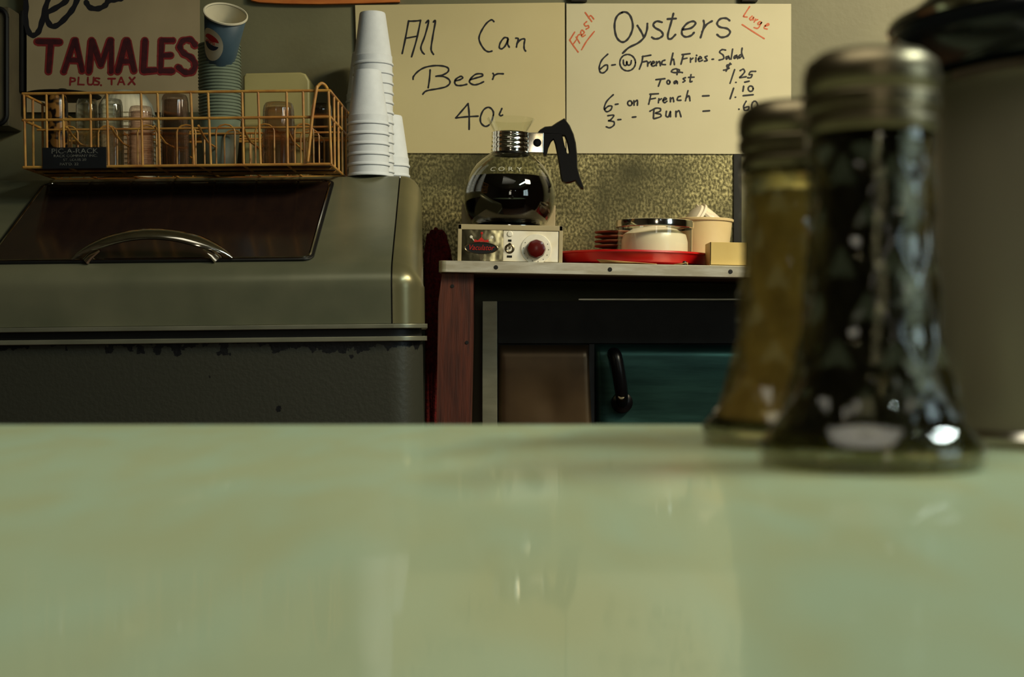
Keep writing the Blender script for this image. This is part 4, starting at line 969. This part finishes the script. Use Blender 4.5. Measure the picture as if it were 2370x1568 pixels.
# cream tub with lids in it
ty = 2.705; tx = X(1627, ty); tz0 = JZ; tz1 = Z(497, ty)
tz0 = SZ+0.0005
tb = thing('plastic_tub', (tx, ty, JZ), 'cream tapered plastic tub holding white dishes, behind the jar', 'tub'); SHELF.append(tb)
h = tz1-JZ; Rt = 68*ty/F; Rb = 56*ty/F
MB().lathe([(0, 0), (Rb-0.002, 0), (Rb, 0.002), (Rt-0.0025, h-0.005), (Rt, h-0.005), (Rt+0.0005, h-0.001), (Rt-0.001, h), (Rt-0.004, h-0.003), (Rb-0.002, 0.004), (0, 0.004)], tb.location, 56).build('tub_wall', M['tub'], tb)
def lidthing(c, r, ax, lab):
    t = thing('small_dish', c, lab, 'dish', 'white dishes in the cream tub'); SHELF.append(t)
    MB().lathe([(0, 0.006), (r*0.5, 0.005), (r*0.8, 0.001), (r*0.86, -0.003), (r*0.97, -0.004), (r, -0.002), (r*0.99, 0.001), (r*0.9, 0.0005), (r*0.84, 0.005), (r*0.5, 0.009), (0, 0.010)], c, 40, axis=ax).build('dish_body', M['bowl'], t)
    MB().lathe([(r*0.97, -0.004), (r*1.02, -0.004), (r*1.02, 0.0005), (r*0.97, 0.001)], c, 40, axis=ax, close=True).build('dish_rim', M['bowl'], t)
lidthing(P(1601, 497, 2.695), 0.036, (-0.78, -0.22, 0.58), 'white dish tilted left in the cream tub')
lidthing(P(1648, 494, 2.71), 0.040, (0.62, -0.20, 0.76), 'white dish tilted right in the cream tub')
# pale yellow box
t = thing('card_box', (X(1690, 2.53), 2.55, SZ), 'pale yellow open box at the shelf front right of the tray', 'box'); SHELF.append(t)
bx0, bx1, bz1 = X(1643, 2.512), X(1730, 2.512), Z(549, 2.512)
MB().box(bx0, bx1, 2.512, 2.514, SZ+0.0005, bz1, 0.0004).box(bx0, bx1, 2.575, 2.577, SZ+0.0005, bz1, 0.0004).box(bx0, bx0+0.002, 2.512, 2.577, SZ+0.0005, bz1, 0.0004).box(bx1-0.002, bx1, 2.512, 2.577, SZ+0.0005, bz1, 0.0004).box(bx0, bx1, 2.512, 2.577, SZ+0.0005, SZ+0.002).build('box_walls', M['yellowbox'], t, smooth=False)
MB().box(bx0+0.004, bx1-0.004, 2.5155, 2.5735, SZ+0.002, bz1-0.003, 0.001).build('contents', M['white'], t)
# paper slips at the shelf front
def slip(q, lab, Y):
    r = thing('paper_slip', (X(q[0][0], Y), Y, SZ), lab, 'paper slip'); SHELF.append(r)
    mb = MB(); vs = [Vector((X(a, Y), Y+dy, SZ+h)) for a, h, dy in q]
    mb.grid([vs[:len(vs)//2], vs[len(vs)//2:]]).build('slip', M['paper'], r, thick=0.0006)
slip([(1380, 0.0075, 0.0), (1430, 0.0050, 0.0), (1520, 0.0010, 0.0), (1392, 0.0010, 0.008), (1436, 0.0010, 0.01), (1522, 0.0008, 0.01)], 'curled tan paper slip lying in front of the red tray', 2.504)
slip([(1560, 0.0008, 0.0), (1580, 0.0030, 0.0), (1592, 0.0045, 0.0), (1562, 0.0007, 0.008), (1582, 0.0008, 0.008), (1594, 0.0010, 0.008)], 'small tan paper slip by the black stud, near the yellow box', 2.504)
t = MB().lathe([(0, 0), (0.0042, 0.0), (0.0046, 0.003), (0.003, 0.0062), (0, 0.007)], (X(1585, 2.507), 2.5095, SZ+0.0005), 20); t = tag(t.build('screw_cap', M['black']), 'small black stud on the shelf edge before the red tray', 'stud'); SHELF.append(t)

# ------------------------------------------------------------------ lean of the freezer group and of the shelf group
bpy.context.view_layer.update()
def lean(objs, deg, pivot):
    Rm = Matrix.Translation(pivot) @ Matrix.Rotation(math.radians(deg), 4, 'Y') @ Matrix.Translation(-Vector(pivot))
    for o in objs:
        o.matrix_world = Rm @ o.matrix_world
lean(FREEZE, -0.62, (X(900, 2.2), 2.4, Z(650, 2.2)))
lean(SHELF, 1.05, (X(1015, SY), SY, SZ))

# ------------------------------------------------------------------ the counter in front
ct = thing('lunch_counter', (0, 0.3, 0), 'pale green laminate lunch counter filling the foreground', 'counter')
CE = 0.0478*F/199.0
MB().box(-1.6, 1.6, -0.02, CE, CT-0.032, CT, 0.0022, 3).build('top', M['counter'], ct)
MB().box(-1.6, 1.6, 0.02, CE-0.02, 0.0, CT-0.032).build('front_panel', M['brownlam'], ct)
MB().box(-1.6, 1.6, CE-0.004, CE+0.0015, CT-0.028, CT-0.006).build('edge_band', M['alu'], ct)

# ------------------------------------------------------------------ glass pourers
def pourer(loc, rot, kf, fillm, lab, hfill):
    t = thing('glass_pourer', (loc[0], loc[1], CT), lab, 'pourer', 'glass pourers on the counter')
    base = Vector((loc[0], loc[1], CT+0.0003))
    raw = [(0.0, 0.0395), (0.003, 0.0412), (0.008, 0.0412), (0.012, 0.0395), (0.0163, 0.0366), (0.026, 0.0322), (0.0356, 0.0293), (0.048, 0.0272), (0.0613, 0.0258), (0.080, 0.0246), (0.096, 0.0238), (0.110, 0.0236), (0.120, 0.0238), (0.127, 0.0232), (0.1295, 0.0222)]
    st = []
    for i in range(len(raw)-1):
        (za, ra), (zb, rb) = raw[i], raw[i+1]; k = 6 if zb-za > 0.006 else 2
        for j in range(k): st.append((ra+(rb-ra)*j/k, za+(zb-za)*j/k))
    st.append((raw[-1][1], raw[-1][0]))
    def mod(th, z, r):
        if r < 0.02 or z < 0.009 or z > 0.118: return r
        w_ = min(1, (z-0.009)/0.008, (0.118-z)/0.008)
        a = 8*(th+rot)+z*190; b = 8*(th+rot)-z*190
        return r*(1-0.115*w_*(abs(math.sin(a/2))*abs(math.sin(b/2)))**0.6)
    MB().lathe([(0, 0.0), (0.036, 0.0)]+st, base, 128, mod).lathe([(0, 0.0075)]+[(max(0.003, r-0.0042), z) for r, z in st if z > 0.0075], base, 64).build('glass_body', M['greenglass'], t)
    fp = [(0, 0.0082)]+[(r-0.0050, z+0.0008) for r, z in st if 0.0085 < z < hfill]
    fp = [(r*kf, z) for r, z in fp]
    fp += [(fp[-1][0]*0.6, fp[-1][1]+0.002), (0, fp[-1][1]+0.003)]
    MB().lathe(fp, base, 64).build('contents', fillm, t)
    cp_ = [(0.0215, 0.123), (0.0238, 0.1232), (0.0246, 0.1245), (0.0246, 0.1275), (0.0232, 0.1290), (0.0232, 0.1305), (0.0250, 0.1320), (0.0252, 0.1365), (0.0238, 0.1380), (0.0250, 0.1396), (0.0252, 0.1450), (0.0238, 0.1495), (0.0195, 0.1530), (0.010, 0.1545), (0, 0.1548)]
    cap = MB().lathe(cp_, base, 72).build('screw_cap', M['capmetal'], t)
    a = rot
    MB().tube([base+Vector((0.006*math.cos(a), 0.006*math.sin(a), 0.153)), base+Vector((0.010*math.cos(a), 0.010*math.sin(a), 0.1575)), base+Vector((0.018*math.cos(a), 0.018*math.sin(a), 0.1545))], 0.004, 10, flat=0.35).build('pour_flap', M['capmetal'], cap)
    return t
pourer((X(2016, 0.53), 0.53), 0.3, 0.78, M['syrup'], 'nearer glass pourer of dark contents with a dull metal cap', 0.121)
pourer((X(1838, 0.642), 0.642), 0.9, 0.92, M['sugar'], 'paler glass pourer of tan contents standing behind the dark one', 0.112)

# tall canister with black domed lid at the right edge
kx, ky = X(2505, 0.665), 0.665
t = thing('canister', (kx, ky, CT), 'large grey canister with flared glossy black lid at the right edge', 'canister')
b = Vector((kx, ky, CT))
zr = Z(190, 0.665)-CT; zw = Z(118, 0.665)-CT
rb_ = (2505-2165)*0.665/F; rw = (2505-2062)*0.665/F
MB().lathe([(0, 0.0005), (rb_-0.002, 0.0005), (rb_, 0.006), (rb_, zr-0.003), (rb_-0.002, zr), (0, zr)], b, 80).build('body', M['canister'], t)
MB().lathe([(rb_-0.001, 0.0005), (rb_+0.003, 0.001), (rb_+0.004, 0.004), (rb_+0.001, 0.007)], b, 80, close=True).build('base_ring', M['chrome'], t)
MB().lathe([(rb_-0.001, zr-0.004), (rb_+0.002, zr-0.003), (rb_+0.002, zr+0.001), (rb_-0.001, zr+0.002)], b, 80, close=True).build('neck_ring', M['chrome'], t)
lidc = MB().lathe([(0, zr+0.001), (rb_-0.004, zr+0.001), (rw-0.008, zw-0.006), (rw-0.001, zw), (rw, zw+0.003), (rw-0.003, zw+0.012), (rw-0.018, zw+0.026), (rw-0.040, zw+0.040), (rw-0.062, zw+0.046), (0, zw+0.048)], b, 80).build('lid', M['canlid'], t)
MB().lathe([(rw-0.0022, zw+0.0105), (rw-0.0008, zw+0.012), (rw-0.0015, zw+0.0145), (rw-0.006, zw+0.0155)], b, 80, close=True).build('lid_bead', M['chrome'], lidc)
MB().lathe([(0, zw+0.046), (0.008, zw+0.047), (0.007, zw+0.054), (0.014, zw+0.060), (0.012, zw+0.068), (0, zw+0.070)], b, 32).build('knob', M['canlid'], lidc)
